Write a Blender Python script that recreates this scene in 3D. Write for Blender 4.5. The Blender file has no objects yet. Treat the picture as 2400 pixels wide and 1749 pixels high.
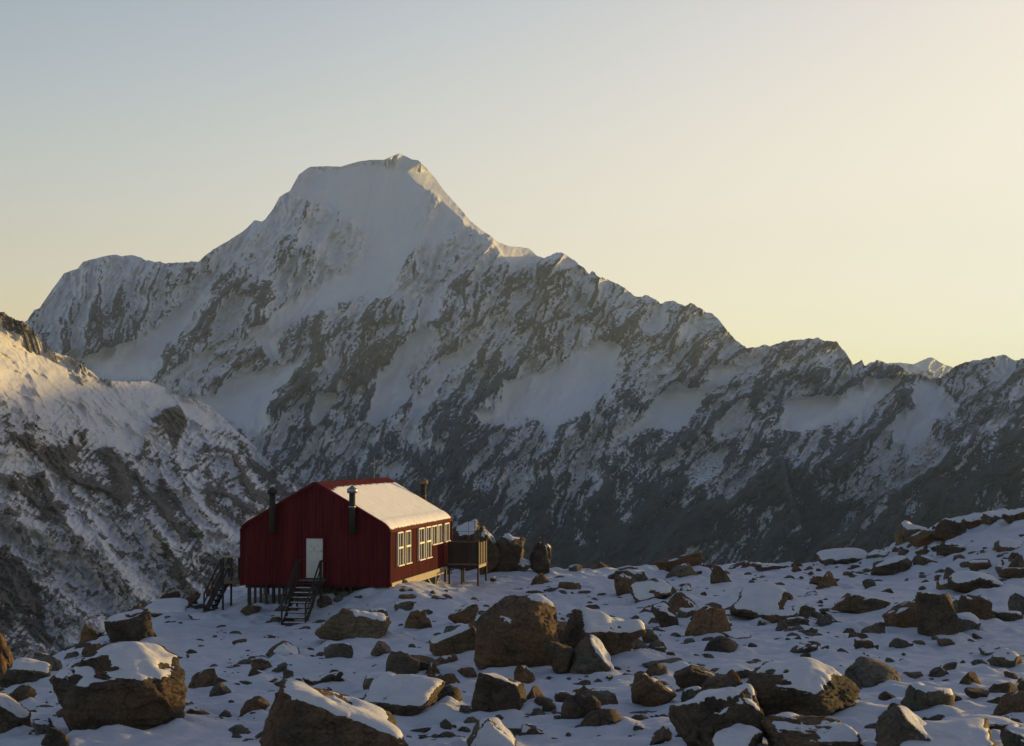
import bpy, bmesh, math, random
import numpy as np
from mathutils import Vector

# ------------------------------------------------------------------ camera, sky, sun, exposure
scene = bpy.context.scene
COL = scene.collection
F = 4000.0                                   # focal length in pixels of the 2400 px wide photograph
PITCH = math.atan(178.5 / F)
cam_data = bpy.data.cameras.new('camera')
cam_data.sensor_width = 36.0
cam_data.lens = 36.0 * F / 2400.0
cam_data.clip_start = 0.5
cam_data.clip_end = 60000
cam = bpy.data.objects.new('camera', cam_data)
COL.objects.link(cam)
cam.location = (0, 0, 0)
cam.rotation_euler = (math.radians(90) + PITCH, 0, 0)
scene.camera = cam

SUN_EL, SUN_AZ = math.radians(4.3), math.radians(55)      # azimuth clockwise from the view direction
SUN = Vector((math.sin(SUN_AZ) * math.cos(SUN_EL), math.cos(SUN_AZ) * math.cos(SUN_EL), math.sin(SUN_EL)))
world = bpy.data.worlds.new('World')
scene.world = world
world.use_nodes = True
wn = world.node_tree
sky = wn.nodes.new('ShaderNodeTexSky')
sky.sky_type = 'NISHITA'
sky.sun_disc = False
sky.sun_elevation = SUN_EL
sky.sun_rotation = SUN_AZ
sky.altitude = 1800
sky.air_density = 1.0
sky.dust_density = 6.0
sky.ozone_density = 1.0
# the film's response to the sky: a soft shoulder, the same over the whole dome
sep = wn.nodes.new('ShaderNodeSeparateColor')
cmbw = wn.nodes.new('ShaderNodeCombineColor')
wn.links.new(sky.outputs[0], sep.inputs[0])


def wmath(op, a, b=0.0):
    n = wn.nodes.new('ShaderNodeMath')
    n.operation = op
    for v, i in ((a, 0), (b, 1)):
        if hasattr(v, 'links'):
            wn.links.new(v, n.inputs[i])
        else:
            n.inputs[i].default_value = v
    return n.outputs[0]


for ch, (gam, top, k) in enumerate(((1.9, 1.00, 34.8), (1.9, 0.96, 22.8), (1.9, 0.82, 22.2))):
    v = wmath('POWER', wmath('MULTIPLY', sep.outputs[ch], 0.1), gam)
    v = wmath('POWER', math.e, wmath('MULTIPLY', v, -k / top))
    v = wmath('MULTIPLY', wmath('SUBTRACT', 1.0, v), top * 10.0)
    wn.links.new(v, cmbw.inputs[ch])
bg = wn.nodes['Background']
bg.inputs[1].default_value = 0.081
wn.links.new(cmbw.outputs[0], bg.inputs[0])

sd = bpy.data.lights.new('sun', 'SUN')
sd.energy = 5.0
sd.angle = math.radians(0.5)
sd.color = (1.0, 0.65, 0.20)
sun = bpy.data.objects.new('sun', sd)
COL.objects.link(sun)
sun.rotation_euler = SUN.to_track_quat('Z', 'Y').to_euler()

scene.view_settings.view_transform = 'Standard'
scene.view_settings.look = 'None'
scene.view_settings.exposure = 0.3
scene.view_settings.gamma = 1.0
scene.cycles.use_denoising = True
scene.cycles.max_bounces = 6
scene.cycles.diffuse_bounces = 3
scene.cycles.volume_bounces = 1
scene.cycles.volume_step_rate = 4

# ------------------------------------------------------------------ helpers
cp, sp = math.cos(PITCH), math.sin(PITCH)


def at(px, py, Y):
    """survey point: direction seen from the camera station, taken out to depth Y (metres)"""
    dx = (px - 1200.0) / F
    dy = (874.5 - py) / F
    ry = cp - dy * sp
    rz = sp + dy * cp
    return dx / ry * Y, Y, rz / ry * Y


_rng = np.random.default_rng(7)
PERM = np.concatenate([_rng.permutation(256)] * 3).astype(np.int32)
_ang = _rng.uniform(0, 2 * np.pi, 256)
GX, GY = np.cos(_ang).astype(np.float32), np.sin(_ang).astype(np.float32)
_g3 = _rng.normal(size=(256, 3))
_g3 /= np.linalg.norm(_g3, axis=1)[:, None]
G3 = _g3.astype(np.float32)


def perlin2(x, y, seed=0):
    x = np.asarray(x, np.float32) + seed * 17.31
    y = np.asarray(y, np.float32) + seed * 9.77
    xf, yf = np.floor(x), np.floor(y)
    xi, yi = xf.astype(np.int32) & 255, yf.astype(np.int32) & 255
    fx, fy = x - xf, y - yf
    u = fx * fx * fx * (fx * (fx * 6 - 15) + 10)
    v = fy * fy * fy * (fy * (fy * 6 - 15) + 10)
    a, b = PERM[xi] + yi, PERM[xi + 1] + yi
    h00, h01, h10, h11 = PERM[a], PERM[a + 1], PERM[b], PERM[b + 1]
    n00 = GX[h00] * fx + GY[h00] * fy
    n10 = GX[h10] * (fx - 1) + GY[h10] * fy
    n01 = GX[h01] * fx + GY[h01] * (fy - 1)
    n11 = GX[h11] * (fx - 1) + GY[h11] * (fy - 1)
    p0 = n00 + u * (n10 - n00)
    return (p0 + v * (n01 + u * (n11 - n01) - p0)) * 1.45


def fbm2(x, y, octaves=5, seed=0, gain=0.5, lac=2.03):
    t = np.zeros(np.broadcast(x, y).shape, np.float32)
    a, s, norm = 1.0, 1.0, 0.0
    for o in range(octaves):
        t += a * perlin2(x * s, y * s, seed + o * 3)
        norm += a
        a *= gain
        s *= lac
    return t / norm


def ridge2(x, y, octaves=5, seed=0, gain=0.5, lac=2.03):
    """ridged noise, 0 in the gullies to 1 on the crests"""
    t = np.zeros(np.broadcast(x, y).shape, np.float32)
    a, s, norm, w = 1.0, 1.0, 0.0, 1.0
    for o in range(octaves):
        r = 1.0 - np.abs(perlin2(x * s, y * s, seed + o * 3)) * 1.25
        r = np.clip(r, 0, 1) ** 2
        t += a * r * w
        w = np.clip(0.35 + 0.9 * r, 0, 1)
        norm += a
        a *= gain
        s *= lac
    return t / norm


def perlin3(p, seed=0):
    p = p + np.float32(seed * 5.37)
    pf = np.floor(p)
    i = pf.astype(np.int32) & 255
    f = (p - pf).astype(np.float32)
    w = f * f * f * (f * (f * 6 - 15) + 10)
    out = 0
    for cx in (0, 1):
        for cy in (0, 1):
            for cz in (0, 1):
                h = PERM[PERM[PERM[i[:, 0] + cx] + i[:, 1] + cy] + i[:, 2] + cz]
                g = G3[h]
                d = g[:, 0] * (f[:, 0] - cx) + g[:, 1] * (f[:, 1] - cy) + g[:, 2] * (f[:, 2] - cz)
                wt = (w[:, 0] if cx else 1 - w[:, 0]) * (w[:, 1] if cy else 1 - w[:, 1]) * (w[:, 2] if cz else 1 - w[:, 2])
                out = out + wt * d
    return out * 1.5


def fbm3(p, octaves=4, seed=0, gain=0.5):
    t, a, s = 0, 1.0, 1.0
    for o in range(octaves):
        t = t + a * perlin3(p * s, seed + o * 3)
        a *= gain
        s *= 2.03
    return t


def smooth(a, b, x):
    t = np.clip((x - a) / (b - a), 0, 1)
    return t * t * (3 - 2 * t)


def inside(poly, x, y):
    out = np.zeros(x.shape, bool)
    p = np.array(poly, float)
    sel = (x >= p[:, 0].min()) & (x <= p[:, 0].max()) & (y >= p[:, 1].min()) & (y <= p[:, 1].max())
    xs, ys = x[sel], y[sel]
    r = np.zeros(xs.shape, bool)
    n = len(p)
    for i in range(n):
        x0, y0 = p[i]
        x1, y1 = p[(i + 1) % n]
        if y0 == y1:
            continue
        c = ((y0 > ys) != (y1 > ys)) & (xs < (x1 - x0) * (ys - y0) / (y1 - y0) + x0)
        r ^= c
    out[sel] = r
    return out


def blur(a, r, axis=None):
    for ax in ((0, 1) if axis is None else (axis,)):
        for _ in range(2):
            pad = [(0, 0), (0, 0)]
            pad[ax] = (r + 1, r)
            c = np.cumsum(np.pad(a, pad, mode='edge'), axis=ax)
            n = a.shape[ax]
            if ax == 0:
                a = (c[2 * r + 1:2 * r + 1 + n] - c[:n]) / (2 * r + 1)
            else:
                a = (c[:, 2 * r + 1:2 * r + 1 + n] - c[:, :n]) / (2 * r + 1)
    return a


def link(name, mesh, parent=None, mat=None):
    o = bpy.data.objects.new(name, mesh)
    COL.objects.link(o)
    if parent is not None:
        o.parent = parent
    if mat is not None and not mesh.materials:
        mesh.materials.append(mat)
    return o


def tag(o, label=None, cat=None, group=None, kind=None):
    if label:
        o['label'] = label
    if cat:
        o['category'] = cat
    if group:
        o['group'] = group
    if kind:
        o['kind'] = kind
    return o


def fast_mesh(name, verts, faces, smooth_shade=True):
    """verts (n,3), faces (m,3) or (m,4)"""
    verts = np.ascontiguousarray(verts, np.float32)
    faces = np.ascontiguousarray(faces, np.int32)
    me = bpy.data.meshes.new(name)
    me.vertices.add(len(verts))
    me.vertices.foreach_set('co', verts.ravel())
    k = faces.shape[1]
    me.loops.add(faces.size)
    me.loops.foreach_set('vertex_index', faces.ravel())
    me.polygons.add(len(faces))
    me.polygons.foreach_set('loop_start', np.arange(0, faces.size, k, dtype=np.int32))
    me.polygons.foreach_set('loop_total', np.full(len(faces), k, np.int32))
    me.update(calc_edges=True)
    if smooth_shade:
        me.polygons.foreach_set('use_smooth', np.ones(len(faces), bool))
    me.update()
    return me


def grid_faces(nr, nc):
    i = np.arange(nr * nc, dtype=np.int32).reshape(nr, nc)
    return np.stack([i[:-1, :-1], i[1:, :-1], i[1:, 1:], i[:-1, 1:]], -1).reshape(-1, 4)


def set_attr(me, name, vals):
    a = me.attributes.new(name, 'FLOAT', 'POINT')
    a.data.foreach_set('value', np.ascontiguousarray(vals, np.float32).ravel())


# ------------------------------------------------------------------ materials
class NT:
    def __init__(self, name):
        self.m = bpy.data.materials.new(name)
        self.m.use_nodes = True
        self.t = self.m.node_tree
        self.b = self.t.nodes['Principled BSDF']

    def n(self, kind, **kw):
        nd = self.t.nodes.new(kind)
        for k, v in kw.items():
            setattr(nd, k, v)
        return nd

    def l(self, a, b):
        self.t.links.new(a, b)

    def attr(self, name):
        return self.n('ShaderNodeAttribute', attribute_name=name).outputs['Fac']

    def noise(self, scale, detail=6, rough=0.6, vec=None, mapping=None):
        nz = self.n('ShaderNodeTexNoise')
        nz.inputs['Scale'].default_value = scale
        nz.inputs['Detail'].default_value = detail
        nz.inputs['Roughness'].default_value = rough
        if vec is None:
            vec = self.n('ShaderNodeTexCoord').outputs['Object']
        if mapping:
            mp = self.n('ShaderNodeMapping')
            mp.inputs['Scale'].default_value = mapping[0]
            mp.inputs['Rotation'].default_value = mapping[1]
            self.l(vec, mp.inputs['Vector'])
            vec = mp.outputs[0]
        self.l(vec, nz.inputs['Vector'])
        return nz.outputs['Fac']

    def ramp(self, fac, stops):
        r = self.n('ShaderNodeValToRGB')
        e = r.color_ramp.elements
        while len(e) < len(stops):
            e.new(0.5)
        for el, (p, c) in zip(e, stops):
            el.position = p
            el.color = (*c, 1) if len(c) == 3 else c
        self.l(fac, r.inputs[0])
        return r.outputs[0]

    def mix(self, fac, a, b, blend='MIX'):
        m = self.n('ShaderNodeMix', data_type='RGBA', blend_type=blend)
        for v, i in ((fac, 0), (a, 6), (b, 7)):
            if hasattr(v, 'is_linked') or hasattr(v, 'links'):
                self.l(v, m.inputs[i])
            else:
                m.inputs[i].default_value = v if i == 0 else (*v, 1)
        return m.outputs[2]

    def math(self, op, a, b):
        m = self.n('ShaderNodeMath', operation=op)
        for v, i in ((a, 0), (b, 1)):
            if hasattr(v, 'links'):
                self.l(v, m.inputs[i])
            else:
                m.inputs[i].default_value = v
        return m.outputs[0]

    def bump(self, h, dist, strength=1.0, prev=None):
        b = self.n('ShaderNodeBump')
        b.inputs['Strength'].default_value = strength
        b.inputs['Distance'].default_value = dist
        self.l(h, b.inputs['Height'])
        if prev is not None:
            self.l(prev, b.inputs['Normal'])
        self.l(b.outputs[0], self.b.inputs['Normal'])
        return b.outputs[0]

    def set(self, color=None, rough=None, metal=None, spec=None):
        if color is not None:
            if hasattr(color, 'links'):
                self.l(color, self.b.inputs['Base Color'])
            else:
                self.b.inputs['Base Color'].default_value = (*color, 1)
        if rough is not None:
            if hasattr(rough, 'links'):
                self.l(rough, self.b.inputs['Roughness'])
            else:
                self.b.inputs['Roughness'].default_value = rough
        if metal is not None:
            self.b.inputs['Metallic'].default_value = metal
        if spec is not None:
            self.b.inputs['Specular IOR Level'].default_value = spec
        return self.m


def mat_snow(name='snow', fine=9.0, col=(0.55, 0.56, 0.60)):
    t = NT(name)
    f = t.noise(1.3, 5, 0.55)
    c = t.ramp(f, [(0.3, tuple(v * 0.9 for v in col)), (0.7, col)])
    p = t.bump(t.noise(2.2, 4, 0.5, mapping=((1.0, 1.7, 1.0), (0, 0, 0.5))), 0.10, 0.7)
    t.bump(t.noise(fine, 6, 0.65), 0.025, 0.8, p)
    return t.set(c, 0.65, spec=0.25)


def mat_rock(name, dark, mid, light, warm, warm_amt=0.5):
    t = NT(name)
    co = t.n('ShaderNodeTexCoord').outputs['Object']
    rnd = t.n('ShaderNodeObjectInfo').outputs['Random']
    off = t.n('ShaderNodeVectorMath', operation='ADD')
    t.l(co, off.inputs[0])
    cmb = t.n('ShaderNodeCombineXYZ')
    sc = t.math('MULTIPLY', rnd, 37.0)
    for i in range(3):
        t.l(sc, cmb.inputs[i])
    t.l(cmb.outputs[0], off.inputs[1])
    v = off.outputs[0]
    n1 = t.noise(0.9, 8, 0.68, v)
    base = t.ramp(n1, [(0.32, dark), (0.5, mid), (0.68, light)])
    n2 = t.noise(0.45, 5, 0.6, v)
    w = t.ramp(n2, [(0.62 - warm_amt * 0.35, (0, 0, 0)), (0.78 - warm_amt * 0.3, (1, 1, 1))])
    base = t.mix(w, base, warm)
    n3 = t.noise(11, 5, 0.75, v)
    base = t.mix(0.75, base, t.ramp(n3, [(0.33, (0.30, 0.29, 0.28)), (0.66, (1.35, 1.32, 1.28))]), 'MULTIPLY')
    # bedding: paler and darker layers
    bed = t.noise(1.0, 6, 0.7, v, mapping=((0.5, 0.5, 3.6), (0.3, 0.25, 0)))
    base = t.mix(0.6, base, t.ramp(bed, [(0.34, (0.68, 0.66, 0.64)), (0.5, (1, 1, 1)), (0.66, (1.3, 1.24, 1.15))]), 'MULTIPLY')
    # lichen
    li = t.ramp(t.noise(2.6, 6, 0.72, v), [(0.60, (0, 0, 0)), (0.68, (0.55, 0.55, 0.55))])
    base = t.mix(li, base, tuple(0.5 * x + y for x, y in zip(light, (0.07, 0.06, 0.035))))
    st = t.noise(1.6, 7, 0.7, v, mapping=((1, 1, 4.5), (0.35, 0.2, 0)))
    p = t.bump(st, 0.15, 0.9)
    p = t.bump(t.noise(6, 6, 0.72, v), 0.11, 1.0, p)
    vor = t.n('ShaderNodeTexVoronoi', feature='DISTANCE_TO_EDGE')
    vor.inputs['Scale'].default_value = 0.8
    wv = t.n('ShaderNodeVectorMath', operation='ADD')
    t.l(v, wv.inputs[0])
    nzc = t.n('ShaderNodeTexNoise')
    nzc.inputs['Scale'].default_value = 1.6
    nzc.inputs['Detail'].default_value = 6
    t.l(v, nzc.inputs['Vector'])
    t.l(nzc.outputs['Color'], wv.inputs[1])
    t.l(wv.outputs[0], vor.inputs['Vector'])
    cr = t.ramp(vor.outputs['Distance'], [(0.0, (0, 0, 0)), (0.025, (1, 1, 1))])
    t.bump(cr, 0.09, 0.9, p)
    return t.set(base, 0.85, spec=0.25)


def mat_mountain(name, veg, rock_a=(0.042, 0.050, 0.064), rock_b=(0.135, 0.146, 0.168), snow=(0.74, 0.765, 0.80), s=1.0, lean=0.56):
    t = NT(name)
    a = t.attr('snow')
    gr = t.noise(0.035 * s, 8, 0.7)
    rock = t.ramp(gr, [(0.3, rock_a), (0.7, rock_b)])
    g2 = t.noise(0.22 * s, 4, 0.7)
    rock = t.mix(0.7, rock, t.ramp(g2, [(0.35, (0.35, 0.35, 0.36)), (0.65, (1.35, 1.33, 1.3))]), 'MULTIPLY')
    if veg:
        vg = t.ramp(t.noise(0.03 * s, 6, 0.7), [(0.35, (0.026, 0.032, 0.030)), (0.7, (0.062, 0.068, 0.058))])
        rock = t.mix(t.attr('veg'), rock, vg)
    fv = t.n('ShaderNodeMapping', vector_type='TEXTURE')
    fv.inputs['Rotation'].default_value = (0, lean, 0)
    fv.inputs['Scale'].default_value = (1, 1, 2.4)
    t.l(t.n('ShaderNodeTexCoord').outputs['Object'], fv.inputs['Vector'])
    fine = t.noise(0.10 * s, 6, 0.78, fv.outputs[0])
    k = t.math('ADD', a, t.math('MULTIPLY', t.math('SUBTRACT', fine, 0.5), 2.7))
    k = t.ramp(k, [(0.46, (0, 0, 0)), (0.56, (1, 1, 1))])
    c = t.mix(k, rock, snow)
    t.bump(t.noise(0.07 * s, 6, 0.75, fv.outputs[0]), 9.0 / s, 0.9)
    return t.set(c, 0.85, spec=0.15)


def mat_plain(name, c, rough=0.6, metal=0.0, var=0.25, scale=4.0, bump=0.004):
    t = NT(name)
    f = t.noise(scale, 6, 0.65)
    lo = tuple(v * (1 - var) for v in c)
    hi = tuple(min(1, v * (1 + var)) for v in c)
    col = t.ramp(f, [(0.3, lo), (0.7, hi)])
    if bump:
        t.bump(t.noise(scale * 6, 4, 0.6), bump, 0.5)
    return t.set(col, rough, metal)


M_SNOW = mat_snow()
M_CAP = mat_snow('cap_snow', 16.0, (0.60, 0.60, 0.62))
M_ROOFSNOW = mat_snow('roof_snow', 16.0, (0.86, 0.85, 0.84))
M_ROCK = {
    'b': mat_rock('brown_rock', (0.072, 0.055, 0.038), (0.145, 0.106, 0.070), (0.23, 0.175, 0.12), (0.185, 0.112, 0.058), 0.5),
    'o': mat_rock('rust_rock', (0.080, 0.056, 0.037), (0.16, 0.108, 0.066), (0.235, 0.17, 0.11), (0.205, 0.115, 0.055), 0.6),
    'g': mat_rock('grey_rock', (0.070, 0.062, 0.050), (0.14, 0.124, 0.098), (0.23, 0.205, 0.165), (0.175, 0.122, 0.072), 0.4),
    't': mat_rock('tan_rock', (0.10, 0.080, 0.054), (0.195, 0.152, 0.10), (0.30, 0.235, 0.16), (0.225, 0.145, 0.078), 0.45),
    'd': mat_rock('dark_rock', (0.050, 0.042, 0.032), (0.104, 0.083, 0.059), (0.175, 0.138, 0.10), (0.145, 0.094, 0.053), 0.45),
}

# ------------------------------------------------------------------ the big mountain
SKY_MAIN = [(-900, 640), (-500, 700), (-200, 660), (0, 780), (64, 752), (80, 727), (93, 723), (108, 700), (120, 682), (137, 660), (150, 641), (182, 630), (195, 614), (220, 607), (250, 600), (272, 597), (283, 601), (310, 598), (330, 604), (343, 612), (375, 615), (388, 619), (410, 617), (440, 615), (465, 614), (480, 600), (500, 585), (540, 562), (570, 543), (597, 517), (612, 520), (622, 515), (640, 490), (655, 462), (680, 447), (700, 410), (720, 395), (730, 391), (765, 390), (800, 391), (815, 386), (840, 379), (870, 375), (900, 375), (935, 360), (950, 366), (965, 374), (980, 376), (1000, 395), (1020, 417), (1040, 445), (1060, 468), (1080, 490), (1100, 515), (1130, 540), (1150, 553), (1165, 567), (1195, 578), (1240, 583), (1262, 602), (1275, 605), (1290, 600), (1305, 592), (1314, 592), (1340, 608), (1367, 628), (1380, 645), (1388, 636), (1400, 648), (1430, 660), (1465, 676), (1487, 697), (1503, 697), (1514, 691), (1530, 700), (1548, 713), (1565, 707), (1578, 704), (1590, 713), (1605, 718), (1617, 711), (1640, 722), (1653, 734), (1670, 735), (1690, 758), (1710, 783), (1732, 805), (1750, 816), (1765, 816), (1795, 809), (1807, 812), (1830, 803), (1860, 798), (1885, 797), (1913, 793), (1930, 799), (1950, 802), (1962, 803), (1975, 818), (1990, 840), (2000, 855), (2007, 852), (2020, 846), (2027, 858), (2040, 851), (2055, 847), (2070, 850), (2085, 857), (2100, 855), (2118, 865), (2124, 880), (2135, 880), (2150, 876), (2160, 882), (2190, 888), (2205, 886), (2215, 878), (2240, 860), (2260, 851), (2300, 844), (2330, 838), (2351, 832), (2370, 843), (2388, 847), (2398, 842), (2430, 835), (2600, 800), (2900, 790), (3300, 720), (3800, 700), (4600, 700), (6000, 668), (7500, 615), (9500, 545)]  # the ridge past the right edge is unseen, added to shade the valley

SNOW_POLYS = [
    [(1390, 797), (1430, 800), (1455, 815), (1440, 860), (1470, 858), (1445, 880), (1425, 915), (1395, 945), (1370, 970), (1335, 980), (1310, 1000), (1290, 1030), (1280, 1015), (1270, 990), (1240, 980), (1215, 1005), (1200, 995), (1130, 990), (1115, 965), (1160, 960), (1180, 920), (1180, 890), (1230, 885), (1290, 870), (1330, 845), (1355, 815), (1372, 815)],
    [(1670, 858), (1735, 855), (1720, 885), (1690, 905), (1660, 920), (1640, 950), (1600, 1000), (1570, 1015), (1545, 1000), (1500, 1010), (1460, 1020), (1500, 985), (1520, 955), (1545, 925), (1580, 910), (1640, 910), (1660, 890)],
    [(1735, 935), (1752, 930), (1745, 965), (1700, 1010), (1665, 1025), (1690, 985)],
    [(2030, 880), (2060, 890), (2105, 892), (2080, 920), (2050, 940), (2020, 975), (1960, 985), (1920, 1005), (1860, 1010), (1810, 1005), (1830, 985), (1840, 940), (1870, 932), (1925, 930), (1975, 925), (2000, 905), (2025, 900)],
    [(2160, 885), (2205, 888), (2210, 915), (2230, 935), (2250, 950), (2235, 985), (2190, 985), (2185, 1000), (2165, 1035), (2130, 1042), (2095, 1030), (2090, 1000), (2105, 970), (2145, 960), (2140, 915)],
    [(500, 865), (560, 812), (600, 765), (625, 755), (640, 790), (652, 840), (640, 850), (600, 795), (570, 815), (520, 850), (470, 890), (450, 905), (440, 895)],
    [(700, 845), (685, 870), (665, 900), (630, 925), (625, 985), (610, 1030), (570, 1010), (530, 985), (470, 950), (440, 930), (500, 930), (535, 888), (590, 875), (640, 862)],
    [(730, 395), (900, 380), (930, 380), (1000, 450), (990, 560), (940, 620), (920, 690), (900, 700), (860, 690), (800, 705), (740, 735), (680, 755), (640, 790), (625, 755), (660, 720), (770, 660), (840, 610), (860, 540), (800, 500), (730, 470), (690, 440)],
    [(1000, 765), (1015, 775), (1000, 810), (970, 840), (955, 880), (960, 930), (930, 960), (880, 1000), (860, 990), (870, 940), (885, 900), (880, 870), (915, 870), (935, 820), (955, 790)],
    [(1060, 830), (1110, 800), (1180, 755), (1185, 765), (1140, 780), (1110, 840), (1065, 865), (1040, 890), (1000, 960), (975, 1000), (960, 970), (975, 930), (1000, 910), (1010, 880), (1040, 840)],
    [(430, 710), (470, 700), (440, 745), (410, 790), (385, 815), (370, 850), (350, 890), (230, 890), (190, 840), (250, 820), (310, 800), (370, 770), (400, 740)],
    [(450, 840), (500, 820), (480, 850), (450, 865), (420, 885), (370, 895), (400, 870)],
    [(1040, 470), (1085, 520), (1070, 545), (1030, 545), (1000, 570), (985, 560), (1010, 500)],
    [(745, 920), (790, 920), (770, 960), (740, 1000), (730, 990)],
]
SCREE_POLYS = [   # snow-dusted scree fans: half covered
    [(2010, 1110), (2080, 1080), (2150, 1060), (2230, 1040), (2200, 1090), (2130, 1130), (2060, 1170), (1960, 1180), (1900, 1170), (1910, 1140), (1960, 1120)],
    [(1800, 1070), (1830, 1065), (1760, 1140), (1680, 1175), (1590, 1190), (1560, 1200), (1620, 1120), (1640, 1060), (1700, 1090), (1720, 1100)],
    [(1310, 1040), (1400, 1020), (1470, 1025), (1460, 1050), (1400, 1080), (1300, 1115), (1100, 1160), (1080, 1150), (1200, 1090)],
    [(1360, 1160), (1372, 1170), (1365, 1230), (1370, 1280), (1348, 1290), (1350, 1230)],
    [(1450, 1130), (1465, 1180), (1495, 1230), (1470, 1240), (1455, 1200), (1440, 1150)],
    [(1180, 1010), (1270, 985), (1240, 1020), (1160, 1045), (1100, 1055)],
    [(760, 1110), (860, 1090), (850, 1105), (740, 1140), (700, 1150)],
    [(2230, 960), (2330, 935), (2300, 990), (2260, 1020), (2190, 1050), (2170, 1040), (2200, 1000)],
]
ROCK_POLYS = [
    (0.28, [(615, 787), (632, 800), (640, 830), (650, 842), (632, 862), (590, 875), (550, 892), (527, 890), (505, 925), (462, 938), (470, 915), (500, 875), (545, 822)]),
    (0.30, [(730, 730), (760, 725), (780, 750), (870, 760), (930, 760), (955, 790), (930, 830), (910, 870), (880, 850), (885, 880), (870, 900), (820, 905), (795, 915), (770, 910), (720, 935), (710, 920), (690, 950), (670, 1000), (650, 1040), (620, 1030), (630, 990), (630, 930), (665, 905), (690, 850), (700, 780)]),
    (0.26, [(1010, 785), (1060, 790), (1030, 850), (1015, 895), (995, 910), (980, 930), (970, 920), (985, 870), (995, 820)]),
    (0.26, [(1148, 778), (1165, 800), (1190, 850), (1185, 890), (1180, 930), (1160, 960), (1115, 960), (1125, 985), (1100, 1000), (1050, 1060), (1000, 1050), (1040, 920), (1060, 880), (1110, 830)]),
    (0.39, [(1480, 790), (1560, 760), (1640, 780), (1700, 830), (1665, 880), (1655, 905), (1600, 905), (1540, 920), (1500, 980), (1440, 1000), (1400, 1020), (1310, 1040), (1330, 985), (1400, 950), (1440, 900), (1470, 855), (1440, 850), (1460, 810)]),
    (0.32, [(1720, 880), (1760, 870), (1800, 860), (1860, 830), (1960, 830), (1990, 860), (2030, 870), (2025, 895), (1990, 915), (1940, 928), (1880, 930), (1840, 935), (1830, 985), (1790, 1010), (1720, 1050), (1650, 1040), (1600, 1010), (1660, 925), (1700, 900)]),
    (0.22, [(2080, 920), (2110, 900), (2135, 910), (2150, 960), (2105, 965), (2100, 1000), (2060, 1050), (2000, 1110), (1920, 1120), (1850, 1100), (1900, 1040), (1960, 1000), (2020, 980), (2060, 950)]),
    (0.20, [(2000, 855), (2040, 851), (2118, 862), (2125, 885), (2100, 892), (2030, 880), (2020, 900), (1985, 915), (1960, 905)]),
    (0.34, [(1280, 600), (1330, 610), (1300, 700), (1270, 760), (1290, 830), (1270, 870), (1240, 830), (1200, 850), (1200, 740), (1230, 680)]),
    (0.38, [(700, 500), (740, 460), (700, 560), (660, 640), (600, 700), (560, 740), (570, 690), (640, 590)]),
    (0.36, [(400, 745), (440, 735), (520, 640), (560, 620), (600, 640), (650, 680), (620, 740), (580, 790), (520, 840), (450, 870), (360, 895), (375, 850), (400, 800)]),
    (0.42, [(900, 700), (960, 700), (1000, 780), (930, 830), (850, 760), (790, 740), (800, 710)]),
    (0.44, [(940, 570), (1000, 640), (990, 700), (960, 690), (920, 640)]),
    (0.42, [(1200, 640), (1220, 650), (1190, 740), (1110, 800), (1060, 820), (1000, 760), (1080, 720), (1140, 680)]),
    (0.40, [(250, 630), (290, 660), (310, 740), (330, 800), (230, 850), (170, 830), (200, 760), (230, 700)]),
    (0.34, [(95, 765), (140, 770), (175, 830), (120, 815)]),
    (0.26, [(870, 820), (920, 815), (880, 890), (860, 960), (840, 970), (850, 910)]),
]
SPUR = [(2560, 700), (2440, 840), (2400, 880), (2370, 930), (2330, 980), (2280, 1020), (2230, 1050), (2200, 1085), (2130, 1130), (2070, 1170), (2030, 1200), (1960, 1250), (1900, 1295), (1850, 1400), (1850, 1600), (9600, 1600), (9600, 900), (2900, 840)]
SPUR2 = [(1830, 1070), (1780, 1110), (1740, 1150), (1690, 1175), (1640, 1180), (1600, 1205), (1560, 1260), (1500, 1330), (1480, 1600), (1900, 1600), (1860, 1330), (1880, 1250), (1850, 1150)]
BACKSNOW = [(1150, 545), (1165, 560), (1195, 570), (1240, 575), (1266, 600), (1245, 606), (1228, 618), (1218, 640), (1200, 622), (1180, 600), (1165, 578)]
RIGHTFACE = [(930, 376), (945, 400), (975, 430), (1020, 455), (1050, 485), (1075, 508), (1100, 530), (1135, 550), (1160, 545), (1100, 480), (1060, 430), (1010, 370), (940, 350)]


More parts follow.
